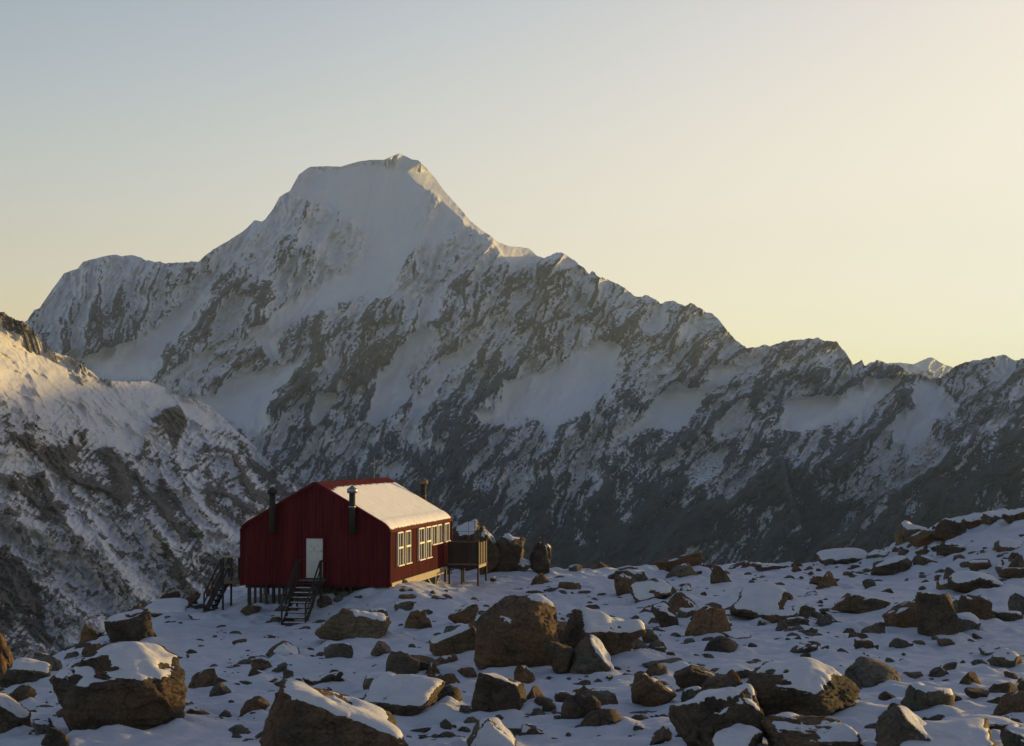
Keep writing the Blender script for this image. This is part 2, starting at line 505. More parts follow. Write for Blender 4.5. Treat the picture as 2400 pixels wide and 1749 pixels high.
def build_mountain():
    cols = np.concatenate([np.linspace(-900, -70, 40), np.linspace(-55, 2455, 1080), np.linspace(2480, 3200, 60), np.linspace(3250, 9500, 120)])
    xs, ys = zip(*SKY_MAIN)
    crest = np.interp(cols, xs, ys)
    jag = fbm2(cols / 14.0, cols * 0 + 3.3, 4, 5) * 5.0 + ridge2(cols / 30.0, cols * 0 + 1.2, 3, 9) * 3.0
    jmask = np.clip(np.interp(cols, [0, 340, 350, 460, 470, 560, 720, 1160, 1270, 1300, 2500], [.3, .2, .7, .7, .2, .4, .12, .12, .5, 1, 1]), 0, 1)
    crest = crest - jag * jmask
    NR = 480
    v = np.linspace(0, 1, NR)[:, None]
    px = np.broadcast_to(cols[None, :], (NR, len(cols))).astype(np.float32)
    py = (crest[None, :] + (1470 - crest[None, :]) * v).astype(np.float32)
    # ragged edges: warp the coordinates the outlines are looked up in
    wx = px + 9 * fbm2(px / 28, py / 28, 4, 21) + 4 * perlin2(px / 7, py / 7, 33)
    wy = py + 9 * fbm2(px / 28, py / 28, 4, 41) + 4 * perlin2(px / 7, py / 7, 53)
    def ribs(deg, seed):
        """gullied relief whose ribs run down to the left at deg: crest height, cross slope and streaks"""
        c_, s_ = math.cos(math.radians(deg)), math.sin(math.radians(deg))
        a_l = -px * c_ + py * s_
        a_c = px * s_ + py * c_
        a_c = a_c + 26 * fbm2(px / 140, py / 140, 3, seed) + 7 * fbm2(px / 38, py / 38, 3, seed + 1)
        big = ridge2(a_c / 110, a_l / 380, 3, seed + 2, 0.5)
        md = ridge2(a_c / 36, a_l / 130, 3, seed + 3, 0.55)
        fn = ridge2(a_c / 13, a_l / 52, 3, seed + 4, 0.6)
        st = fbm2(a_c / 5.5, a_l / 26, 3, seed + 5, 0.7)
        return np.stack([big, md, fn, st])

    wl = smooth(520, 300, px) * 1.0
    wt = smooth(640, 480, py) * (1 - wl) * 0.8
    wr = smooth(1350, 1650, px) * (1 - wt) * (1 - wl)
    wsteep = np.clip(wl + wt, 0, 1)
    big, mid, fin, stk = ribs(58, 71) * (1 - wsteep - wr) + ribs(75, 171) * wsteep + ribs(47, 271) * wr
    cra = fbm2(px / 9, py / 9, 4, 103, 0.65)
    R = 0.30 * big + 0.46 * mid + 0.24 * fin
    G = np.gradient(0.3 * big + 0.4 * mid + 0.3 * fin, axis=1)
    G = np.clip(G / (np.std(G[:, 60:1100]) + 1e-6), -2.2, 2.2)
    # thin ledges that cross the ribs
    led = np.abs(perlin2((px * 0.75 + py * 0.66 + 20 * cra) / 7.0, (py * 0.75 - px * 0.66) / 60.0, 301))
    rib = big
    # how much snow lies
    S = np.interp(py, [360, 560, 640, 760, 900, 1000, 1080, 1160, 1240, 1400], [.93, .80, .66, .55, .50, .40, .28, .13, .04, .0]).astype(np.float32)
    S += 0.10 * smooth(500, 250, px) * smooth(760, 680, py)
    S -= 0.10 * smooth(1250, 1450, px) * smooth(1000, 800, py)
    sm = np.zeros_like(px)
    for p in SNOW_POLYS:
        sm[inside(p, wx, wy)] = 1
    rm = np.zeros_like(px)
    for val, p in ROCK_POLYS:
        k = inside(p, wx, wy) & (sm < 0.5)
        S[k] = val
        rm[k] = 1
    sc = np.zeros_like(px)
    for p in SCREE_POLYS:
        sc[inside(p, wx + 8 * perlin2(px / 18, py / 40, 7), wy)] = 1
    sc = blur(sc, 4)
    S = S * (1 - sc) + np.maximum(S, 0.52) * sc
    spur = inside(SPUR, px + (wx - px) * 0.6, py + (wy - py) * 0.6)
    spur2 = inside(SPUR2, px + (wx - px) * 0.6, py + (wy - py) * 0.6)
    S[spur] = np.interp(py[spur], [850, 950, 1050, 1150, 1250], [.36, .30, .18, .08, .0])
    S[spur2] = np.minimum(S[spur2], 0.06)
    back = inside(BACKSNOW, px, py)
    rface = inside(RIGHTFACE, px + (wx - px) * 0.25, py + (wy - py) * 0.25)
    sm[back | rface] = 1
    smb = blur(sm, 2)
    rmb = blur(rm, 5)
    S = blur(S, 3)
    score = 0.85 * (S - 0.5) + 0.13 - 0.10 * G + 1.7 * (np.mean(R) - R) - 0.30 * stk - 0.22 * cra + 0.12 * (0.22 - led)
    snow = np.clip(0.5 + score / 0.62, -0.15, 1.15)
    crev = smooth(0.50, 0.62, fbm2(px / 5, py / 16, 4, 143) + 0.55 * smooth(930, 985, py) * smooth(1480, 1400, px) * (px > 1130))
    snow = np.maximum(snow, blur(sm, 1) * (1.5 - 0.75 * crev))
    snow = np.where(sc > 0.3, np.clip(snow, 0.0, 0.66), snow)
    low = smooth(1060, 1200, py + 30 * fbm2(px / 90, py / 90, 3, 151) + 60 * (mid - 0.4))
    low = np.maximum(low, 0.9 * spur * smooth(960, 1080, py))
    low = np.maximum(low, 0.9 * spur2)
    snow -= 0.22 * low * (1 - sc)
    # depth of the face, metres
    Y = 4250 + (1400 - py) * 1.75 + 60 * fbm2(px / 240, py / 240, 3, 161)
    amp = (1 - 0.9 * smb)
    Y = Y - (130 * (rib - 0.4) * (0.35 + 0.65 * amp) + amp * (62 * mid + 30 * fin + 8 * cra + 7 * stk) + 45 * rmb)
    spb, sp2b = blur(spur.astype(np.float32), 1), blur(spur2.astype(np.float32), 1)
    Y = Y - 520 * spb - 260 * sp2b
    # the sunlit shoulder and the saddle behind it turn to the right
    ed = np.interp(py, [360, 378, 402, 430, 455, 485, 508, 530, 550], [1010, 988, 952, 977, 1020, 1050, 1075, 1100, 1135])
    Y = Y + np.where(rface, np.clip(px - ed, 0, 200) * 2.6, 0)
    Y = Y + np.where(back, 300 + (px - 1160) * 2.4, 0)
    Y = Y * np.where(px > 2500, np.cos(np.arctan((px - 1200) / F)) / math.cos(math.atan(1300 / F)), 1.0)  # bends the added unseen range round towards the sun
    x, y, z = at(px, py, Y)
    # the far side, down behind the crest
    rows = [np.stack([x, y, z], -1)]
    for dy, dz in ((60, 45), (300, 250), (900, 800)):
        b = np.stack([x[0] * (1 + dy / 6000), y[0] + dy, z[0] - dz], -1)[None]
        rows.insert(0, b)
    P = np.concatenate(rows, 0)
    ext = lambda a: np.concatenate([np.repeat(a[:1], 3, 0), a], 0)
    me = fast_mesh('mountain', P.reshape(-1, 3), grid_faces(P.shape[0], P.shape[1]))
    set_attr(me, 'snow', ext(snow))
    set_attr(me, 'veg', ext(low))
    o = link('mountain', me, None, mat_mountain('mountain_surface', True))
    tag(o, 'broad snowy rock mountain filling the view behind the red hut', 'mountain', kind='structure')


def build_distant_peak():
    cols = np.linspace(2020, 2320, 160)
    crest = np.interp(cols, [2020, 2060, 2085, 2110, 2140, 2150, 2165, 2176, 2183, 2190, 2200, 2215, 2240, 2270, 2320], [870, 858, 851, 850, 854, 850, 843, 838.5, 838, 840, 848, 855, 863, 873, 895])
    crest = crest - 0.8 * fbm2(cols / 9, cols * 0, 3, 4)
    v = np.linspace(0, 1, 90)[:, None]
    px = np.broadcast_to(cols[None], (90, 160)).astype(np.float32)
    py = (crest[None] + (960 - crest[None]) * v).astype(np.float32)
    r = ridge2((px * .8 + py * .5) / 22, (py - px * .5) / 50, 4, 3)
    Y = 9800 + (900 - py) * 8 - 170 * r + np.maximum(px - 2183, 0) * 4
    x, y, z = at(px, py, Y)
    P = np.stack([x, y, z], -1)
    b = np.stack([x[0], y[0] + 800, z[0] - 900], -1)[None]
    P = np.concatenate([b, P], 0)
    snow = 1.3 * smooth(0.66, 0.5, r * smooth(855, 875, py) + 0.2 * fbm2(px / 8, py / 8, 3, 9))
    me = fast_mesh('distant_peak', P.reshape(-1, 3), grid_faces(91, 160))
    set_attr(me, 'snow', np.concatenate([snow[:1], snow], 0))
    o = link('distant_peak', me, None, mat_mountain('distant_peak_surface', False, s=0.4))
    tag(o, 'pale far snow peak showing in the notch of the ridge', 'mountain', kind='structure')


# ------------------------------------------------------------------ the nearer slope on the left
SKY_LEFT = [(-500, 620), (-200, 660), (-60, 700), (0, 731), (10, 733), (30, 748), (60, 757), (80, 775), (95, 800), (108, 815), (118, 822), (140, 830), (165, 837), (178, 845), (190, 852), (215, 872), (230, 885), (265, 893), (300, 894), (345, 893), (365, 900), (400, 913), (430, 930), (460, 938), (500, 958), (530, 985), (560, 1015), (590, 1040), (610, 1065), (640, 1095), (660, 1115), (690, 1140), (720, 1180), (800, 1270), (900, 1400)]
LEFT_SNOW = [
    [(-100, 740), (20, 765), (80, 800), (150, 850), (190, 895), (260, 893), (350, 893), (430, 935), (395, 965), (345, 1000), (330, 1050), (300, 1060), (240, 1040), (200, 1000), (180, 960), (150, 935), (130, 960), (140, 985), (60, 960), (0, 935), (-100, 920)],
    [(400, 930), (470, 950), (520, 1000), (500, 1010), (440, 980), (440, 1040), (410, 1060), (400, 1000)],
]
LEFT_ROCK = [
    (0.16, [(-60, 700), (0, 732), (60, 757), (95, 800), (118, 824), (85, 812), (50, 790), (20, 775), (-60, 760)]),
    (0.12, [(380, 960), (425, 945), (440, 990), (425, 1040), (405, 1060), (395, 1010), (340, 985)]),
    (0.10, [(10, 1010), (75, 1025), (110, 1045), (190, 1045), (185, 1015), (215, 1045), (250, 1050), (300, 1090), (380, 1130), (430, 1190), (470, 1260), (430, 1270), (370, 1210), (300, 1200), (240, 1160), (200, 1150), (130, 1110), (90, 1070), (30, 1040)]),
    (0.08, [(40, 1120), (110, 1125), (150, 1180), (160, 1230), (110, 1210), (60, 1170), (0, 1140)]),
    (0.2, [(560, 1050), (640, 1110), (700, 1180), (650, 1240), (560, 1230), (480, 1180), (480, 1080)]),
    (0.28, [(370, 1260), (440, 1330), (520, 1280), (560, 1300), (560, 1400), (450, 1400), (400, 1350)]),
    (0.12, [(-50, 1270), (40, 1320), (90, 1380), (110, 1500), (-50, 1500)]),
]


def build_left_slope():
    cols = np.concatenate([np.linspace(-500, -50, 40), np.linspace(-40, 720, 470), np.linspace(725, 900, 50)])
    xs, ys = zip(*SKY_LEFT)
    crest = np.interp(cols, xs, ys)
    jm = np.interp(cols, [-100, 100, 125, 165, 180, 215, 230, 420, 450, 700], [1, 1, .2, .2, .9, .5, .12, .12, .6, .8])
    crest = crest - (fbm2(cols / 12, cols * 0 + 7, 4, 15) * 5 + ridge2(cols / 25, cols * 0, 3, 2) * 3) * jm
    NR = 400
    v = np.linspace(0, 1, NR)[:, None]
    px = np.broadcast_to(cols[None], (NR, len(cols))).astype(np.float32)
    py = (crest[None] + (1640 - crest[None]) * v).astype(np.float32)
    wx = px + 11 * fbm2(px / 30, py / 30, 4, 221) + 4 * perlin2(px / 7, py / 7, 233)
    wy = py + 11 * fbm2(px / 30, py / 30, 4, 241) + 4 * perlin2(px / 7, py / 7, 253)
    ca, sa = math.cos(math.radians(40)), math.sin(math.radians(40))
    al = px * ca + py * sa                       # ridges run down to the right
    ac = -px * sa + py * ca + 25 * fbm2(px / 120, py / 120, 3, 261) + 8 * fbm2(px / 36, py / 36, 3, 263)
    big = ridge2(ac / 120, al / 420, 2, 277, 0.5)
    mid = ridge2(ac / 44, al / 130, 3, 283, 0.55)
    # ledges that dip the other way, down to the left
    cb, sb = math.cos(math.radians(38)), math.sin(math.radians(38))
    bl = -px * cb + py * sb
    bc = px * sb + py * cb + 9 * fbm2(px / 40, py / 40, 3, 291)
    led = ridge2(bc / 17, bl / 60, 3, 295, 0.6)
    stk = fbm2(bc / 6, bl / 24, 3, 299, 0.7)
    cra = fbm2(px / 9, py / 9, 4, 303, 0.65)
    G = np.gradient(0.45 * big + 0.35 * mid, axis=0) + 0.2 * np.gradient(led, axis=1)
    G = np.clip(G / (np.std(G) + 1e-6), -2.2, 2.2)
    S = np.interp(py, [800, 950, 1050, 1150, 1300, 1500], [.78, .70, .58, .56, .60, .52]).astype(np.float32)
    sm = np.zeros_like(px)
    for p in LEFT_SNOW:
        sm[inside(p, wx, wy)] = 1
    for val, p in LEFT_ROCK:
        k = inside(p, wx, wy)
        S[k] = val
        sm[k] = 0
    # broken ice and rock strips across the upper snow
    strip = smooth(0.74, 0.86, ridge2(ac / 60, al / 300, 3, 311)) * smooth(0.0, 0.25, fbm2(al / 60, ac / 60, 3, 317)) * (px < 200)
    sm = np.clip(sm - 0.8 * strip, 0, 1)
    S = blur(S, 4)
    smb = blur(sm, 3)
    snow = np.clip(0.5 + 1.9 * (S - 0.40 - 0.08 * G + 0.25 * (np.mean(led) - led) - 0.22 * stk - 0.30 * cra + 0.8 * (np.mean(mid) - mid) - 0.35 * fbm2(px / 26, py / 26, 3, 351)), -0.15, 1.15)
    snow = np.maximum(snow, smb * 1.45)
    Y = 2150 - 0.80 * (py - 750) + 1.0 * px * smooth(1350, 820, py) + 0.25 * px
    amp = 1 - 0.82 * smb
    Y = Y - (75 * (big - 0.4) * (0.5 + 0.5 * amp) + amp * (34 * mid + 13 * led + 5 * cra + 4 * stk) + 7 * strip + smb * (11 * mid + 3.2 * fbm2(ac / 16, al / 60, 4, 341, 0.6) + 3.0 * smooth(0.5, 0.75, ridge2(ac / 22, al / 40, 2, 347)) * smooth(0.0, 0.3, fbm2(px / 60, py / 60, 2, 349))))
    x, y, z = at(px, py, Y)
    rows = [np.stack([x, y, z], -1)]
    for dy, dz in ((25, 18), (140, 120), (400, 420)):
        rows.insert(0, np.stack([x[0], y[0] + dy, z[0] - dz], -1)[None])
    P = np.concatenate(rows, 0)
    me = fast_mesh('glacier_slope', P.reshape(-1, 3), grid_faces(P.shape[0], P.shape[1]))
    set_attr(me, 'snow', np.concatenate([np.repeat(snow[:1], 3, 0), snow], 0))
    o = link('glacier_slope', me, None, mat_mountain('slope_surface', False, (0.05, 0.047, 0.045), (0.19, 0.17, 0.15), (0.70, 0.70, 0.73), 2.4, -0.8))
    tag(o, 'nearer rocky slope with sunlit snowfield at the left of the hut', 'mountain slope', kind='structure')


def build_valley():
    n = 60
    g = np.linspace(-6000, 6500, n)
    gy = np.linspace(-500, 11500, n)
    X, Yy = np.meshgrid(g, gy)
    Z = -900 + 60 * fbm2(X / 1500, Yy / 1500, 3, 3)
    me = fast_mesh('valley_floor', np.stack([X, Yy, Z], -1).reshape(-1, 3), grid_faces(n, n)[:, ::-1])
    o = link('valley_floor', me, None, mat_plain('valley_ground', (0.09, 0.095, 0.075), 0.9, 0, 0.3, 0.01, 0))
    tag(o, 'dark valley floor far below the snowfield', 'valley', kind='structure')


build_mountain()
build_distant_peak()
build_left_slope()
build_valley()

# ------------------------------------------------------------------ the snowfield
def ground0(X, Y):
    """broad shape of the snowfield, without drifts"""
    X = np.asarray(X, np.float32)
    Y = np.asarray(Y, np.float32)
    z = -8.0 + 0.035 * np.clip(X, -16, 12) + 0.0 * X
    z = z + 0.35 * fbm2(X / 22, Y / 22, 3, 401)
    # shelf the hut's right side stands on, dip at the stair foot
    z = z + 0.85 * np.exp(-(((X + 5.5) / 3.6) ** 2 + ((Y - 89) / 6.0) ** 2)) + 0.55 * smooth(85.0, 88.5, Y + 0.15 * X + 1.3) * smooth(-17, -13, X) * smooth(-2, -7, X) * smooth(106, 98, Y)
    z = z - 0.55 * np.exp(-(((X + 11) / 4.5) ** 2 + ((Y - 81) / 4.5) ** 2))
    # the rise at the right and an unseen shoulder shaped to shade the snow
    z = z + 3.1 * smooth(20.5, 33, X) * smooth(84, 106, Y) * smooth(150, 112, Y)
    z = z + 1.9 * smooth(30, 48, X) * smooth(66, 92, Y) * smooth(140, 112, Y)
    z = z + 1.5 * smooth(30, 60, X) * smooth(20, 60, Y) * smooth(120, 80, Y)
    # the rim, then the fall to the valley
    rim = 112 + 3 * perlin2(X / 9, X * 0 + 2.0, 5) + 10 * smooth(20, 40, X) - 6 * smooth(-6, -14, X)
    d = Y - rim
    z = z - 0.9 * np.where(d > 0, d * d / (d + 6), 0)
    left = -17.6 + 1.2 * perlin2(Y / 9, Y * 0, 7) - 5 * smooth(58, 48, Y)
    d2 = left - X
    z = z - 1.0 * np.where(d2 > 0, d2 * d2 / (d2 + 4), 0) * smooth(30, 44, Y)
    # up to the camera's own stance
    near = -1.75 - 0.45 * np.clip(Y - 3, 0, None)
    near = np.where(Y > 3, np.maximum(near, -1.75 - 6.2 * (1 - np.exp(-np.clip(Y - 3, 0, None) / 11.0))), -1.75 + 0.12 * (3 - Y))
    return np.where(Y < 40, near * smooth(40, 30, Y) + z * smooth(30, 40, Y), z)


def drifts(X, Y):
    a = 0.20 * fbm2(X / 3.0, Y / 2.6, 4, 411) + 0.13 * ridge2((X + 0.4 * Y) / 4.0, (Y - 0.3 * X) / 2.4, 3, 421) + 0.42 * np.clip(fbm2(X / 1.4, Y / 1.4, 3, 441) - 0.15, 0, 1)
    a = a + 0.13 * fbm2(X / 0.9, Y / 0.9, 3, 447)
    return a + 0.02 * fbm2(X / 0.7, Y / 0.35, 3, 431)


def g0(x, y):
    return float(ground0(np.array([x]), np.array([y]))[0] + drifts(np.array([x], np.float32), np.array([y], np.float32))[0])


def stand(px, py, lo=40.0, hi=128.0):
    """point of the snowfield seen in direction px,py (nearest hit)"""
    ys = np.arange(lo, hi, 0.4)
    x, y, z = at(px, py, ys)
    h = ground0(x, ys)
    k = np.nonzero(z <= h)[0]
    Y = ys[k[0]] if len(k) else hi - 18
    X = float(at(px, py, Y)[0])
    return X, float(Y), g0(X, Y)


# ------------------------------------------------------------------ boulders
_ico = {}


def ico(sub):
    if sub not in _ico:
        bm = bmesh.new()
        bmesh.ops.create_icosphere(bm, subdivisions=sub, radius=1.0)
        v = np.array([x.co[:] for x in bm.verts], np.float32)
        v /= np.linalg.norm(v, axis=1)[:, None]
        f = np.array([[x.index for x in p.verts] for p in bm.faces], np.int32)
        bm.free()
        _ico[sub] = (v, f)
    return _ico[sub]


def vnormals(v, f):
    a, b, c = v[f[:, 0]], v[f[:, 1]], v[f[:, 2]]
    n = np.cross(b - a, c - a)
    out = np.zeros_like(v)
    for k in range(3):
        np.add.at(out, f[:, k], n)
    return out / np.maximum(np.linalg.norm(out, axis=1)[:, None], 1e-9)


EXTRA = {
    'wedge_r': [((0.50, -0.12, 0.86), 0.42)],
    'wedge_l': [((-0.50, -0.12, 0.86), 0.42)],
    'tent': [((0.80, -0.15, 0.55), 0.42), ((-0.82, -0.2, 0.5), 0.42), ((0.0, -0.85, 0.35), 0.62)],
    'front': [((0.0, -0.62, 0.78), 0.46)],
    'peak_l': [((0.62, -0.1, 0.78), 0.36), ((-0.9, -0.1, 0.3), 0.62)],
    'slope': [((0.42, -0.05, 0.90), 0.26), ((-0.9, -0.2, 0.35), 0.62), ((0.1, -0.85, 0.45), 0.56)],
    'egg': [],
    'round': [],
    'bulk': [],
    'dome': [((0.62, -0.2, 0.76), 0.74), ((-0.62, -0.2, 0.76), 0.74), ((0.0, -0.55, 0.83), 0.72), ((0.85, -0.4, 0.2), 0.8), ((-0.85, -0.4, 0.2), 0.8)],
    'block': [],
    'lean': [((0.35, -0.3, 0.85), 0.5), ((-0.75, 0, -0.55), 0.55)],
}


def rock_arrays(seed, shape, sub, rough=1.0):
    r = np.random.default_rng(seed)
    d, f = ico(sub)
    pl = []
    if shape in ('round', 'egg'):
        for _ in range(18):
            n = r.normal(size=3)
            n /= np.linalg.norm(n)
            pl.append((n, r.uniform(0.78, 1.0)))
        p = 18 if shape == 'round' else 6
    else:
        R = np.linalg.qr(np.eye(3) + r.normal(scale=0.17, size=(3, 3)))[0]
        R *= np.sign(np.diag(R))[None, :]
        for ax in range(3):
            for s in (-1, 1):
                n = R[:, ax] * s + r.normal(scale=0.12, size=3)
                pl.append((n / np.linalg.norm(n), r.uniform(0.68, 0.86)))
        for _ in range(11):
            n = r.choice([-1, 1], size=3) * r.uniform(0.2, 1, size=3)
            pl.append((n / np.linalg.norm(n), r.uniform(0.86, 1.12)))
        for n, dd in EXTRA[shape]:
            n = np.array(n) + r.normal(scale=0.05, size=3)
            pl.append((n / np.linalg.norm(n), dd * r.uniform(0.92, 1.08)))
        p = 38 if shape not in ('bulk', 'slope', 'dome') else 20
    acc = np.zeros(len(d))
    for n, dd in pl:
        acc += np.maximum(d @ n, 0) ** p / dd ** p
    rad = acc ** (-1.0 / p)
    v = (d * rad[:, None]).astype(np.float32)
    sd = seed % 97
    v0 = v * (1 + 0.12 * fbm3(v * 1.3, 2, sd))[:, None]
    bed = np.array([r.uniform(-.3, .3), r.uniform(-.3, .3), 1.0])
    bed /= np.linalg.norm(bed)
    h = v0 @ bed
    q = v0 + 2.2 * h[:, None] * bed[None, :]
    lay = fbm3(q.astype(np.float32) * 2.6, 4, sd + 11, 0.6)
    step = np.abs(perlin3(np.stack([h * 5.5, h * 0 + sd, v0[:, 0] * 0.6], 1).astype(np.float32), sd))
    disp = 0.032 * lay + 0.026 * fbm3(v0.astype(np.float32) * 7, 3, sd + 23, 0.6) - 0.028 * smooth(0.08, 0.0, step)
    # a broken notch or two
    nt = fbm3(v0.astype(np.float32) * 0.9, 2, sd + 41)
    disp -= 0.07 * smooth(0.28, 0.36, nt)
    v1 = v0 + (d * (disp * rough)[:, None])
    return v0.astype(np.float32), v1.astype(np.float32), f


def make_boulder(seed, shape, sub, size, yaw, thr, sdir, mat, cap=0.042, sink=0.14, rough=1.0):
    """returns (rock mesh, snow mesh or None); origin at the base, sizes in metres"""
    v0, v, f = rock_arrays(seed, shape, sub, rough)
    c, s = math.cos(yaw), math.sin(yaw)
    Rz = np.array([[c, -s, 0], [s, c, 0], [0, 0, 1]], np.float32)
    if shape in ('round', 'egg'):
        v0, v = v0 @ Rz.T, v @ Rz.T
    lo, hi = v.min(0), v.max(0)
    w, dp, h = size
    zc = lo[2] + sink * (hi[2] - lo[2])
    sc = np.array([w / (hi[0] - lo[0]), dp / (hi[1] - lo[1]), h / (hi[2] - zc)], np.float32)
    off = np.array([(lo[0] + hi[0]) / 2, (lo[1] + hi[1]) / 2, zc], np.float32)
    v = (v - off) * sc
    v0 = (v0 - off) * sc
    me = fast_mesh('boulder', v, f)
    me.materials.append(M_ROCK[mat])
    if thr > 1.4:
        return me, []
    n0, n1 = vnormals(v0, f), vnormals(v, f)
    sd = np.array(sdir, np.float32)
    sd /= np.linalg.norm(sd)
    S = (w + dp + h) / 3
    nn = fbm3((v * (1.7 / S)).astype(np.float32), 4, seed % 61 + 5, 0.55)
    m = 0.62 * (n0 @ sd) + 0.38 * (n1 @ sd) + 0.34 * nn - thr - 0.10
    # a little smoothing over the mesh so that the sheet has a clean edge
    for _ in range(2 if sub >= 5 else 0):
        a = np.zeros_like(m)
        k = np.zeros_like(m)
        for i in range(3):
            for j in range(3):
                np.add.at(a, f[:, i], m[f[:, j]])
                np.add.at(k, f[:, i], 1)
        m = a / k
    T = cap * S
    t = T * (0.15 * smooth(0.0, 0.06, m) + 0.85 * smooth(0.0, 0.45, m)) * (1 + 0.35 * nn)
    t = np.where(m <= 0, -0.02 * S, t)
    keep = (m[f] > 0).any(1)
    if keep.sum() < 8:
        return me, []
    up = n0 * 0.45 + np.array([0, 0, 0.55], np.float32)
    sv = v + up * t[:, None]
    ff = f[keep]
    cnt_ = np.zeros(len(v))
    for i in range(3):
        np.add.at(cnt_, ff[:, i], 3)
    inner = (m > 0.02)
    for _ in range(3 * (sub - 3) if sub > 3 else 1):
        acc = np.zeros_like(sv)
        for i in range(3):
            for j in range(3):
                np.add.at(acc, ff[:, i], sv[ff[:, j]])
        sv = np.where(inner[:, None], 0.4 * sv + 0.6 * acc / np.maximum(cnt_, 1)[:, None], sv)
    sv = sv + up * (0.25 * T * smooth(0.0, 0.15, m))[:, None]
    lab = np.arange(len(v))
    while True:
        mn = lab[ff].min(1)
        new = lab.copy()
        for i in range(3):
            np.minimum.at(new, ff[:, i], mn)
        new = new[new]
        if (new == lab).all():
            break
        lab = new
    caps = []
    fl = lab[ff[:, 0]]
    ids, cnt = np.unique(fl, return_counts=True)
    big = cnt.max()
    for q in ids[np.argsort(-cnt)][:5]:
        sel = fl == q
        if sel.sum() < max(10, 0.06 * big):
            continue
        used, inv = np.unique(ff[sel], return_inverse=True)
        sm = fast_mesh('snow_cap', sv[used], inv.reshape(-1, 3))
        sm.materials.append(M_CAP)
        caps.append(sm)
    return me, caps


UP = (0, 0, 1)
RT = (0.45, -0.1, 0.9)
LF = (-0.4, -0.1, 0.9)
FR = (0.05, -0.5, 0.85)
